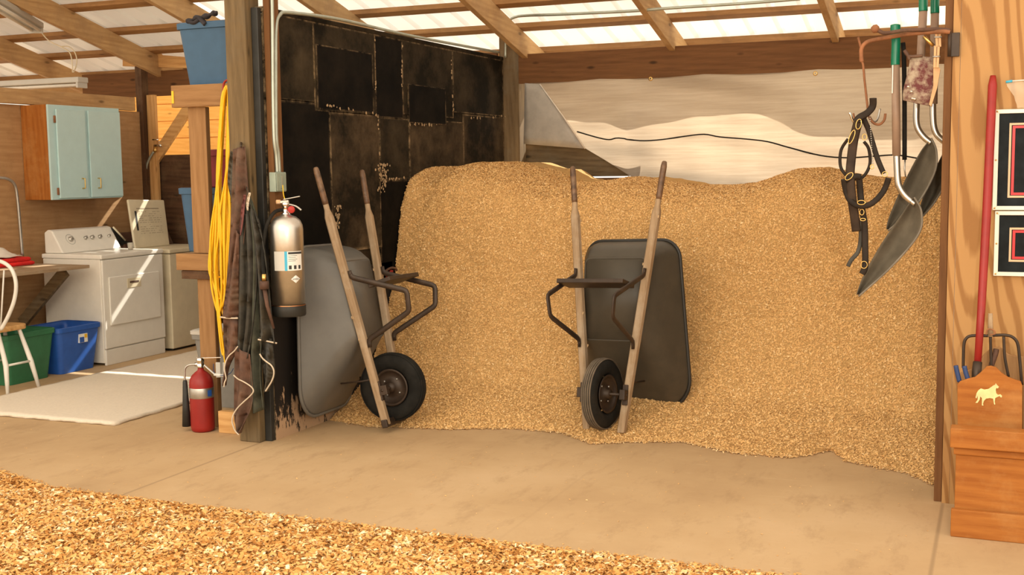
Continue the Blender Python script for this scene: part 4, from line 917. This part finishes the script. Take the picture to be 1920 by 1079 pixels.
# taps and hoses behind the washer
tp = thing('water_tap', 'brass tap with a hose above the washing machine', 'tap', at(290, 272, 'y', 3.34))
G().lathe([(.0, 0), (.016, 0), (.018, .02), (.012, .03), (.012, .06), (0, .06)], at(291, 285, 'y', 3.34), (0, 0, 1), 12).build('tap_body', MP['brass'], tp)
G().tube([at(290, 273, 'y', 3.34), at(302, 273, 'y', 3.30)], .013, 10).build('spout', MP['chrome'], tp)
G().tube([at(286, 262, 'y', 3.34), at(297, 262, 'y', 3.34)], .006, 8).build('tap_wheel', MP['chrome'], tp)
o = G().tube(smooth_path([at(u, v, 'y', 3.33) for u, v in [(288, 285), (281, 296), (275, 312), (272, 340), (269, 372), (268, 420)]], 6), .011, 8).build('hose', MP['conduit'], tp)

# strip lights
def fixture(label, p0, p1, w_=.13, on_=0):
    p0, p1 = Vector(p0), Vector(p1); r = thing('strip_light', label, 'light fixture', p0)
    G().bar(p0, p1, w_, .05).build('housing', MP['label_grey'], r, bevel=.008)
    d = (p1-p0).normalized(); s_ = d.cross(Vector((0, 0, 1))).normalized()
    for k in (-1, 1): G().tube([p0+s_*k*.035-Vector((0, 0, .045))+d*.03, p1+s_*k*.035-Vector((0, 0, .045))-d*.03], .014, 10).build('tube_lamp', MP['white_paint'], r)
    for P_ in (p0+d*.02, p1-d*.02): G().bar(P_-s_*.06-Vector((0, 0, .045)), P_+s_*.06-Vector((0, 0, .045)), .02, .05).build('lamp_holder', MP['label_grey'], r)
    return r
p1_ = at(156, 150, 'y', 2.6); fixture('unlit fluorescent strip light hanging level behind the laundry wall beam', (p1_.x-1.25, 2.6, p1_.z+.0), p1_)
a_ = at(68, 48, 'y', 2.4); b_ = at(-20, -5, 'y', 1.3); fixture('unlit fluorescent strip light sloping under the rafters in the top left corner', b_, a_)
pts = smooth_path([at(u, v, 'y', 2.45) for u, v in [(70, 50), (90, 75), (115, 88), (130, 98), (135, 115), (136, 136)]], 6)
tag(G().tube(pts, .005, 6).build('lamp_cable', MP['almond']), 'thin pale cable linking the two strip lights', 'cable')
pts = smooth_path([at(u, v, 'y', 2.5) for u, v in [(116, 87), (130, 88), (141, 100), (144, 118), (138, 136)]], 6)
tag(G().tube(pts, .005, 6).build('lamp_cable', MP['almond']), 'thin pale cable looping to the right above the lower strip light', 'cable')
tag(G().box((-6.1, 3.45, 0), (-5.96, 3.6, 2.75)).build('wooden_post', W('treated', 'z')), 'post far left beyond the laundry wall', 'post')
struct(G().box((-9, 3.6, 0), (-3.7, 3.64, 1.9)).build('wall_back', W('treated', 'x')))

# ------------------------------------------------------------------ right: arm, hooks, halter, shovels
YA = .10
arm = thing('swing_arm_rack', 'rusty iron swing arm hinged on the plywood wall with a hook rod', 'rack', at(1781, 62, 'y', -.04))
def pa(l, y=YA): return [at(u, v, 'y', y) for u, v in l]
G().tube(smooth_path([at(1781, 60, 'y', -.05), at(1765, 59, 'y', -.05), at(1735, 61, 'y', .0), at(1696, 65, 'y', .05), at(1650, 73, 'y', YA), at(1626, 79, 'y', YA), at(1616, 90, 'y', YA), at(1615, 104, 'y', YA), at(1616, 116, 'y', YA)], 6), .010, 8).build('lower_arm', MP['rust'], arm)
G().tube(smooth_path([at(1781, 57, 'y', -.05), at(1760, 55, 'y', -.04), at(1720, 56, 'y', .0), at(1696, 57, 'y', .02), at(1662, 62, 'y', .05), at(1652, 60, 'y', .06), at(1642, 54, 'y', .06)], 6), .009, 8).build('upper_arm', MP['dust_leather'], arm)
G().lathe([(0, -.02), (.015, -.015), (.02, 0), (.015, .015), (0, .02)], at(1641, 54, 'y', .06), (1, 0, .5), 12).build('knob', MP['rust'], arm)
G().tube([at(1732, 68, 'y', .0), at(1750, 86, 'y', .0)], .008, 8).build('strut', MP['brass'], arm)
c0, c1_ = at(1782, 62, 'y', -.03), at(1799, 106, 'y', -.03); hp = G().box((c0.x, -.04, c1_.z), (c1_.x, -.027, c0.z)).build('hinge_plate', MP['black_iron'], arm, bevel=.002)
G().tube([(c0.x-.002, -.045, c1_.z), (c0.x-.002, -.045, c0.z+.005)], .008, 10).build('hinge_barrel', MP['black_iron'], hp)
hk = thing('tack_hook', 'rusty tack hook with prongs hanging from the end of the iron arm', 'hook', at(1616, 117, 'y', YA))
G().tube(smooth_path(pa([(1609, 70), (1613, 85), (1616, 100), (1613, 112), (1618, 120), (1621, 150), (1626, 195), (1628, 215)]), 5), .0055, 8).build('rod', MP['rust'], hk)
G().tube(smooth_path(pa([(1628, 212), (1632, 224), (1640, 232), (1650, 233), (1658, 225), (1660, 213)]), 5), .006, 8).build('prong', MP['rust'], hk)
G().tube(smooth_path([at(1628, 214, 'y', YA), at(1637, 228, 'y', YA+.03), at(1645, 224, 'y', YA+.06), at(1650, 204, 'y', YA+.07)], 5), .005, 8).build('prong', MP['dull_steel'], hk)
G().tube(smooth_path([at(1628, 214, 'y', YA), at(1612, 232, 'y', YA-.01), at(1602, 231, 'y', YA-.02), at(1593, 211, 'y', YA-.03)], 5), .006, 8).build('prong', MP['chrome'], hk)
G().tube(smooth_path([at(1628, 214, 'y', YA), at(1612, 230, 'y', YA+.03), at(1604, 226, 'y', YA+.04), at(1600, 213, 'y', YA+.05)], 5), .005, 8).build('prong', MP['rust'], hk)
def halter():
    r = thing('leather_halter', 'black leather horse halter with brass rings hanging from the tack hook', 'halter', at(1610, 225, 'y', YA-.03))
    def strap(l, y, wd=.012, nm='strap', closed=False, fl=.3, mat='leather'):
        return G().tube(smooth_path([at(u, v, 'y', y+.012*math.sin(i*1.3)) for i, (u, v) in enumerate(l)], 6, closed), wd*1.25, 8, flat=fl, nrm=(0, 1, 0), closed=closed).build(nm, MP[mat], r)
    # in the strap tube the wide direction lies across the path in the X-Z plane
    strap([(1637, 184), (1636, 200), (1626, 212), (1612, 220), (1605, 228)], YA-.05, .013, 'crown_strap')
    strap([(1609, 228), (1601, 262), (1596, 300), (1594, 330), (1597, 370), (1602, 405), (1606, 434)], YA-.05, .017, 'cheek_strap', mat='worn_leather')
    strap([(1619, 222), (1629, 245), (1636, 268), (1646, 300), (1657, 326)], YA-.03, .010, 'cheek_strap')
    strap([(1590, 261), (1577, 282), (1576, 312), (1588, 330), (1604, 336), (1620, 330), (1631, 308), (1629, 280), (1620, 266)], YA-.04, .006, 'throat_loop', fl=.8)
    strap([(1582, 336), (1586, 358), (1594, 376), (1610, 386), (1630, 384), (1648, 370), (1660, 352), (1666, 334)], YA-.07, .011, 'noseband')
    strap([(1585, 338), (1604, 331), (1614, 332)], YA-.07, .011, 'noseband_top')
    strap([(1611, 333), (1613, 360), (1615, 384)], YA-.05, .012, 'chin_strap')
    strap([(1616, 392), (1621, 420), (1622, 460), (1622, 500), (1616, 514)], YA-.05, .012, 'lead_strap')
    strap([(1613, 410), (1614, 445), (1609, 472), (1596, 488), (1590, 500)], YA-.04, .008, 'loose_strap', mat='black_hide')
    def ring(u, v, rx=.014, rz_=.018, y=YA-.065, tilt=0):
        c_ = at(u, v, 'y', y); pp = [c_+Vector((math.cos(a)*rx*math.cos(tilt)-math.sin(a)*rz_*math.sin(tilt), 0, math.cos(a)*rx*math.sin(tilt)+math.sin(a)*rz_*math.cos(tilt))) for a in [k*math.pi/9 for k in range(18)]]
        G().tube(pp, .0022, 6, closed=True).build('brass_ring', MP['brass'], r)
    ring(1597, 257, .010, .034, tilt=-.35); ring(1610, 233, .012, .024, tilt=-.2); ring(1592, 331, .012, .022, y=YA-.09, tilt=-.8); ring(1615, 380, .018, .01, y=YA-.09); ring(1616, 398, .01, .014); ring(1659, 327, .012, .012); ring(1621, 257, .01, .014); ring(1620, 497, .015, .017); ring(1618, 412, .012, .006)
    g = G(); 
    for k in range(22):
        c_ = at(1631+k*.25, 218+k*4.2, 'y', YA-.03); g.lathe([(0, -.004), (.004, 0), (0, .004)], c_, (0, 0, 1), 6)
    g.build('chain', MP['dull_steel'], r)
    ring(1635, 313, .008, .010)
halter()
def scoop(name_label, grip, shaft, neck, tipL, tipR, y, matg='scoop_grey', grip_r=.021, yend=None):
    """grip/shaft/neck: pixel polylines; tipL, tipR: left/right edges of the blade from the socket to the tip"""
    r = thing('scoop_shovel', name_label, 'shovel', at(shaft[0][0], shaft[0][1], 'y', y), 'green handled scoop shovels')
    gp = smooth_path([at(u, v, 'y', y) for u, v in grip], 6); n = len(gp)
    G().tube(gp, grip_r, 14, radii=[grip_r*(.45 if i == 0 else .85 if i == 1 else (1.12 if i < n*.4 else 1.0)) for i in range(n)]).build('grip', MP['green_grip'], r)
    sh = G().tube([at(u, v, 'y', y) for u, v in shaft], .0195, 14).build('shaft', MP['fibre'], r)
    G().tube(smooth_path([at(u, v, 'y', y) for u, v in neck], 6), .0155, 14).build('neck', MP['steel'], r)
    n = 26; Lp = smooth_path([at(u, v, 'y', y-.015) for u, v in tipL], 8); Rp = smooth_path([at(u, v, 'y', y-.06) for u, v in tipR], 8)
    rows = []
    for j in range(n+1):
        t = j/n; a = Lp[round(t*(len(Lp)-1))]; b_ = Rp[round(t*(len(Rp)-1))]; row = []
        for i in range(13):
            q = i/12; row.append(a.lerp(b_, q)+Vector((0, .10*math.sin(q*math.pi)*(math.sin(min(1, t*1.35+.12)*math.pi/2)*(1-.55*t)), 0)))
        rows.append(row)
    bl = G().grid(rows).build('blade', MP[matg], r, solid=.003)
    G().tube([p_ for p_ in Rp], .005, 6).build('rolled_edge', MP['scoop_edge'] , bl)
    return r, sh
r, sh = scoop('scoop shovel hanging nearest, whole blade in view', [(1679, 45), (1679, 55), (1680, 80), (1679, 110), (1679, 122)], [(1679, 121), (1681, 292)], [(1681, 290), (1683, 335), (1687, 352), (1698, 368), (1716, 383)],
      [(1712, 372), (1692, 400), (1650, 462), (1618, 520), (1606, 553)], [(1714, 370), (1728, 398), (1722, 440), (1672, 500), (1610, 556)], .16)
G().box((at(1673, 125, 'y', .14).x, .1385, at(1673, 175, 'y', .14).z), (at(1675, 125, 'y', .14).x, .1405, at(1673, 122, 'y', .14).z)).build('paper_label', MP['label_white'], sh)
scoop('scoop shovel hanging behind the dirty maroon pouch, left of the two rear ones', [(1732, -40), (1732, -25), (1731, 5), (1731, 21)], [(1731, 20), (1722, 195)], [(1719, 190), (1718, 225), (1722, 243), (1733, 258), (1746, 268)],
      [(1744, 262), (1724, 288), (1694, 345), (1668, 405), (1662, 430)], [(1746, 259), (1756, 285), (1752, 325), (1718, 385), (1665, 433)], .27)
scoop('scoop shovel hanging farthest back, blade half hidden by the slim post', [(1755, -40), (1755, -25), (1753, 5), (1753, 25)], [(1753, 24), (1750, 195)], [(1749, 190), (1750, 230), (1755, 250), (1766, 262), (1778, 270)],
      [(1776, 272), (1762, 300), (1740, 345), (1724, 392), (1722, 408)], [(1778, 270), (1786, 300), (1780, 330), (1752, 380), (1724, 412)], .36)
bk = thing('black_whip_rod', 'thin black rod with a metal clip hanging right of the nearest shovel', 'rod', at(1696, 90, 'y', .2))
G().tube(smooth_path([at(u, v, 'y', .2) for u, v in [(1693, 80), (1695, 110), (1696, 200), (1696, 300)]], 4), .011, 10).build('rod', MP['rubber'], bk)
G().tube([at(1697, 300, 'y', .2), at(1696, 318, 'y', .2), at(1698, 332, 'y', .2)], .004, 6).build('clip', MP['dull_steel'], bk)
# pouch
pc = thing('dirty_pouch', 'dusty maroon leather pouch hanging in front of the rear shovels', 'pouch', at(1728, 100, 'y', .03))
L_ = smooth_path([at(u, v, 'y', .05) for u, v in [(1706, 104), (1704, 125), (1698, 150), (1693, 172), (1693, 188)]], 5); R_ = smooth_path([at(u, v, 'y', .05) for u, v in [(1752, 108), (1758, 128), (1757, 155), (1752, 180), (1748, 200)]], 5)
rows = []
for j in range(len(L_)):
    ring = []
    for i in range(24):
        a = 2*math.pi*i/24; m_ = (L_[j]+R_[j])/2; h_ = (R_[j]-L_[j])/2; th = (.012+.03*math.sin(min(1, j/8)*1.5))*(1 if j < len(L_)-2 else .7)
        ring.append(m_+h_*math.cos(a)+Vector((0, math.sin(a)*th+.004*math.sin(i*2+j), 0)))
    rows.append(ring)
g = G().grid(rows, closed=True); g.add(rows[-1], [tuple(range(24))]); g.add(rows[0], [tuple(range(24))]); g.build('pouch_body', MP['bag'], pc)
G().tube(smooth_path([at(u, v, 'y', .02) for u, v in [(1706, 112), (1700, 99), (1696, 95), (1701, 103), (1709, 106), (1730, 104)]], 4), .007, 8).build('drawstring', MP['dust_leather'], pc)
for k, (u, v) in enumerate([(1703, 163), (1709, 172), (1715, 186), (1711, 185)]):
    G().lathe([(0, .006), (.006, .004), (.007, 0)], at(u, v, 'y', .0), (0, -1, 0), 10).build('stud', MP['chrome'], pc)
G().prism([at(u, v, 'y', .012) for u, v in [(1753, 112), (1763, 130), (1757, 165), (1746, 200), (1742, 196), (1750, 160), (1750, 130)]], (0, .02, 0)).build('side_gusset', MP['clothespin'], pc)
for (u0, v0, u1, v1, lb) in ((1758, 52, 1760, 88, 'wooden clothespin clipped on the iron arm, upper of the two'), (1757, 86, 1755, 127, 'wooden clothespin clipped under the iron arm, lower of the two')):
    r = thing('clothespin', lb, 'clothespin', at(u1, v1, 'y', -.02), 'wooden clothespins on the iron arm')
    a, b_ = at(u0, v0, 'y', -.02), at(u1, v1, 'y', -.02)
    for s_ in (-1, 1): G().bar(a+Vector((.007*s_, 0, 0)), b_+Vector((.006*s_, 0, 0)), .011, .012, up=(0, 1, 0)).build('prong', MP['clothespin'], r, bevel=.001)
    m_ = (a+b_)/2; G().tube([m_+Vector((-.016, -.008, 0)), m_+Vector((.016, -.008, 0))], .004, 8).build('spring', MP['dull_steel'], r)

# ------------------------------------------------------------------ right: bin, poles, framed panels
yb = -.50
bn = thing('tool_bin', 'orange stained wooden tool bin with a horse emblem on its front panel', 'bin', (4.2, -.3, 0))
def bx(u0, v0, u1, v1, y, th, x1=None, bot=None, nm='part', mat=None, bev=.005, par=None):
    a = at(u0, v0, 'y', y); c_ = at(u0, v1, 'y', y); e = at(u1, v0, 'y', y); xr = x1 if x1 else e.x
    return G().box((a.x, y, c_.z if bot is None else bot), (xr, y+th, a.z)).build(nm, mat, par or bn, bevel=bev)
XR = 4.62
bx(1783, 955, 1920, 1007, -.535, .03, XR, 0.0, 'base_skirt', W('bin', 'x'))
bx(1792, 852, 1920, 960, -.50, .02, XR, .05, 'front_board', W('bin', 'x'))
bx(1782, 803, 1920, 840, -.56, .08, XR, None, 'ledge', W('bin', 'x'))
bx(1788, 838, 1920, 853, -.52, .03, XR, None, 'ledge_moulding', W('bin', 'x'))
a = at(1792, 852, 'y', -.5); G().box((a.x, -.479, .05), (a.x+.02, -.06, a.z)).build('side_board', W('bin', 'y'), bn); G().box((XR-.02, -.479, .05), (XR, -.06, a.z)).build('side_board', W('bin', 'y'), bn)
G().box((a.x+.02, -.479, .05), (XR-.02, -.06, .07)).build('bottom_board', W('bin', 'x'), bn)
# scalloped upper panels
pf = [at(u, v, 'y', -.40) for u, v in [(1796, 850), (1795, 722), (1800, 716), (1815, 711), (1828, 708), (1838, 700), (1850, 688), (1858, 687), (1868, 690), (1878, 700), (1890, 708), (1904, 713), (1914, 716), (1917, 724), (1917, 850)]]
fp = G().prism(pf, (0, .02, 0)).build('horse_panel', W('bin', 'x', knots=False), bn, bevel=.003)
pf = [at(u, v, 'y', -.16) for u, v in [(1800, 850), (1800, 700), (1830, 690), (1845, 665), (1860, 652), (1876, 652), (1890, 664), (1905, 668), (1960, 672), (1960, 850)]]
G().prism(pf, (0, .02, 0)).build('back_panel', W('stand', 'z', knots=False), bn, bevel=.003)
pf = [at(u, v, 'y', -.40) for u, v in [(1919, 850), (1920, 700), (1990, 690), (1990, 850)]]; G().prism(pf, (0, .02, 0)).build('side_panel', W('stand', 'z', knots=False), bn)
# prancing horse emblem
hp = [(1834, 733), (1839, 729), (1846, 731), (1853, 730), (1859, 726), (1863, 723), (1866, 722), (1867, 719), (1869, 722), (1873, 726), (1871, 729), (1868, 728), (1867, 732), (1868, 738), (1871, 741), (1876, 740), (1879, 743), (1878, 746), (1875, 745), (1875, 743), (1870, 745), (1866, 747), (1865, 754), (1866, 759), (1864, 759), (1862, 748), (1856, 747), (1849, 748), (1845, 752), (1843, 758), (1844, 761), (1841, 761), (1841, 754), (1841, 747), (1838, 744), (1837, 750), (1833, 756), (1829, 756), (1833, 750), (1833, 742), (1831, 748), (1829, 746), (1831, 738)]
G().prism([at(u, v, 'y', -.4035) for u, v in hp], (0, .0025, 0)).build('horse_emblem', MP['gold'], fp)
for k in range(5):
    pass
# red pole
rp = thing('red_pole', 'long red handle leaning on the plywood wall with its foot in the tool bin', 'pole', at(1832, 690, 'y', -.33))
G().tube([at(1862, 142, 'y', -.05), at(1861, 160, 'y', -.055), at(1850, 400, 'y', -.15), at(1840, 580, 'y', -.25), at(1833, 682, 'y', -.33)], .018, 12, radii=[.012, .019, .019, .017, .015]).build('handle', MP['red_paint'], rp)
G().tube([at(1833, 679, 'y', -.33), at(1831, 700, 'y', -.345), at(1829, 725, 'y', -.355)], .019, 12, radii=[.019, .02, .016]).build('ferrule', MP['black_iron'], rp)
pkf = thing('pitchfork', 'black iron pitchfork head standing tines down behind the horse panel', 'pitchfork', at(1858, 700, 'y', -.3))
def pk(l, y, rad, nm, mat='black_iron'): G().tube(smooth_path([at(u, v, 'y', y) for u, v in l], 6), rad, 8).build(nm, MP[mat], pkf)
pk([(1806, 690), (1807, 650), (1811, 636), (1822, 630), (1850, 630), (1868, 629), (1886, 629), (1899, 633), (1908, 645), (1912, 675), (1916, 722)], -.28, .0065, 'outer_tine')
pk([(1857, 632), (1858, 665), (1859, 700)], -.28, .006, 'inner_tine'); pk([(1882, 632), (1884, 670), (1891, 707)], -.28, .006, 'inner_tine')
G().tube([at(1857, 588, 'y', -.27), at(1857, 632, 'y', -.28)], .011, 8, radii=[.009, .012]).build('tang', W('grey', 'z'), pkf)
pk([(1849, 628), (1852, 618), (1862, 619), (1866, 626), (1856, 628)], -.30, .003, 'wire_tie', 'rust')
pk([(1862, 706), (1858, 690), (1866, 665), (1868, 655)], -.27, .012, 'handle_stub', 'dust_leather')
pr = thing('pliers', 'dark blue handled pliers sticking up at the left of the tool bin', 'pliers', at(1803, 720, 'y', -.3))
for l in ([(1792, 686), (1795, 700), (1799, 716)], [(1808, 687), (1811, 700), (1815, 712)]): G().tube(smooth_path([at(u, v, 'y', -.37) for u, v in l], 4), .010, 8).build('handle_grip', MP['blue_grip'], pr)
G().tube([at(1799, 715, 'y', -.36), at(1806, 732, 'y', -.36), at(1815, 712, 'y', -.36)], .008, 8).build('jaw', MP['black_iron'], pr)
def framed(v0, v1, iv0, iv1, label):
    y = -.03; a = at(1866, v0, 'y', y); c_ = at(1866, v1, 'y', y); x0, z1, z0 = a.x, a.z, c_.z; x1 = x0+.62
    r = thing('framed_panel', label, 'framed panel', (x0+.31, y, z0), 'white framed black panels')
    G().box((x0+.015, -.034, z0+.015), (x1-.015, -.0265, z1-.015)).build('panel_face', MP['black_panel'], r)
    w_ = .018; g = G(); g.prism([(x0, -.045, z0), (x0+w_, -.045, z0+w_), (x0+w_, -.045, z1-w_), (x0, -.045, z1)], (0, .018, 0)); g.prism([(x1, -.045, z0), (x1-w_, -.045, z0+w_), (x1-w_, -.045, z1-w_), (x1, -.045, z1)], (0, .018, 0))
    g.prism([(x0, -.045, z0), (x1, -.045, z0), (x1-w_, -.045, z0+w_), (x0+w_, -.045, z0+w_)], (0, .018, 0)); g.prism([(x0, -.045, z1), (x1, -.045, z1), (x1-w_, -.045, z1-w_), (x0+w_, -.045, z1-w_)], (0, .018, 0))
    g.build('frame', MP['white_panel'], r, bevel=.0015)
    def rect(u, va, vb, wd, nm, mat):
        a_ = at(u, va, 'y', -.034); c2 = at(u, vb, 'y', -.034); X0, Z1, Z0 = a_.x, a_.z, c2.z; X1 = x1-(X0-x0); g = G()
        g.box((X0, -.0365, Z0), (X0+wd, -.0345, Z1)); g.box((X1-wd, -.0365, Z0), (X1, -.0345, Z1)); g.box((X0, -.0366, Z1-wd), (X1, -.0346, Z1)); g.box((X0, -.0366, Z0), (X1, -.0346, Z0+wd)); g.build(nm, mat, r)
    rect(1893, iv0, iv1, .009, 'tan_border', MP['tan_line']); rect(1899, iv0+5, iv1-5, .011, 'red_border', MP['red_line'])
    for zz in (z0+.009, (z0+z1)/2, z1-.009): G().lathe([(0, .003), (.004, .002), (.004, 0)], (x0+.009, -.046, zz), (0, -1, 0), 8).build('frame_nail', MP['brass'], r)
framed(206, 394, 231, 371, 'taller black panel in a white frame with red and tan border lines')
framed(396, 517, 427, 491, 'shorter black panel in a white frame hung directly below the taller one')
pb = thing('plastic_bag', 'clear zip bag pinned to the plywood above the framed panels', 'bag', at(1910, 200, 'y', -.03))
rows = [[Vector((at(u0+(1985-u0)*i/8, 150+0*i, 'y', -.04).x, -.04-.015*math.sin(i/8*3.1)*math.sin(j/6*3), at(1900, v, 'y', -.04).z)) for i in range(9)] for j, (u0, v) in enumerate([(1886, 153), (1889, 162), (1896, 172), (1902, 180), (1905, 190), (1908, 197), (1909, 203)])]
m, nt, b = nmat('thin_polythene'); b.inputs['Base Color'].default_value = (.9, .8, .62, 1); b.inputs['Alpha'].default_value = .35; b.inputs['Roughness'].default_value = .2; MP['poly'] = m
G().grid(rows).build('bag_film', MP['poly'], pb)
G().tube([at(1886, 154, 'y', -.045), at(1898, 152, 'y', -.045)], .006, 6).build('blue_zip', MP['label_blue'], pb)
G().tube([at(1898, 152, 'y', -.045), at(1985, 146, 'y', -.045)], .003, 6).build('zip_line', MP['label_white'], pb)
for o in bpy.data.objects:
    if '_org' in o.keys(): del o['_org']
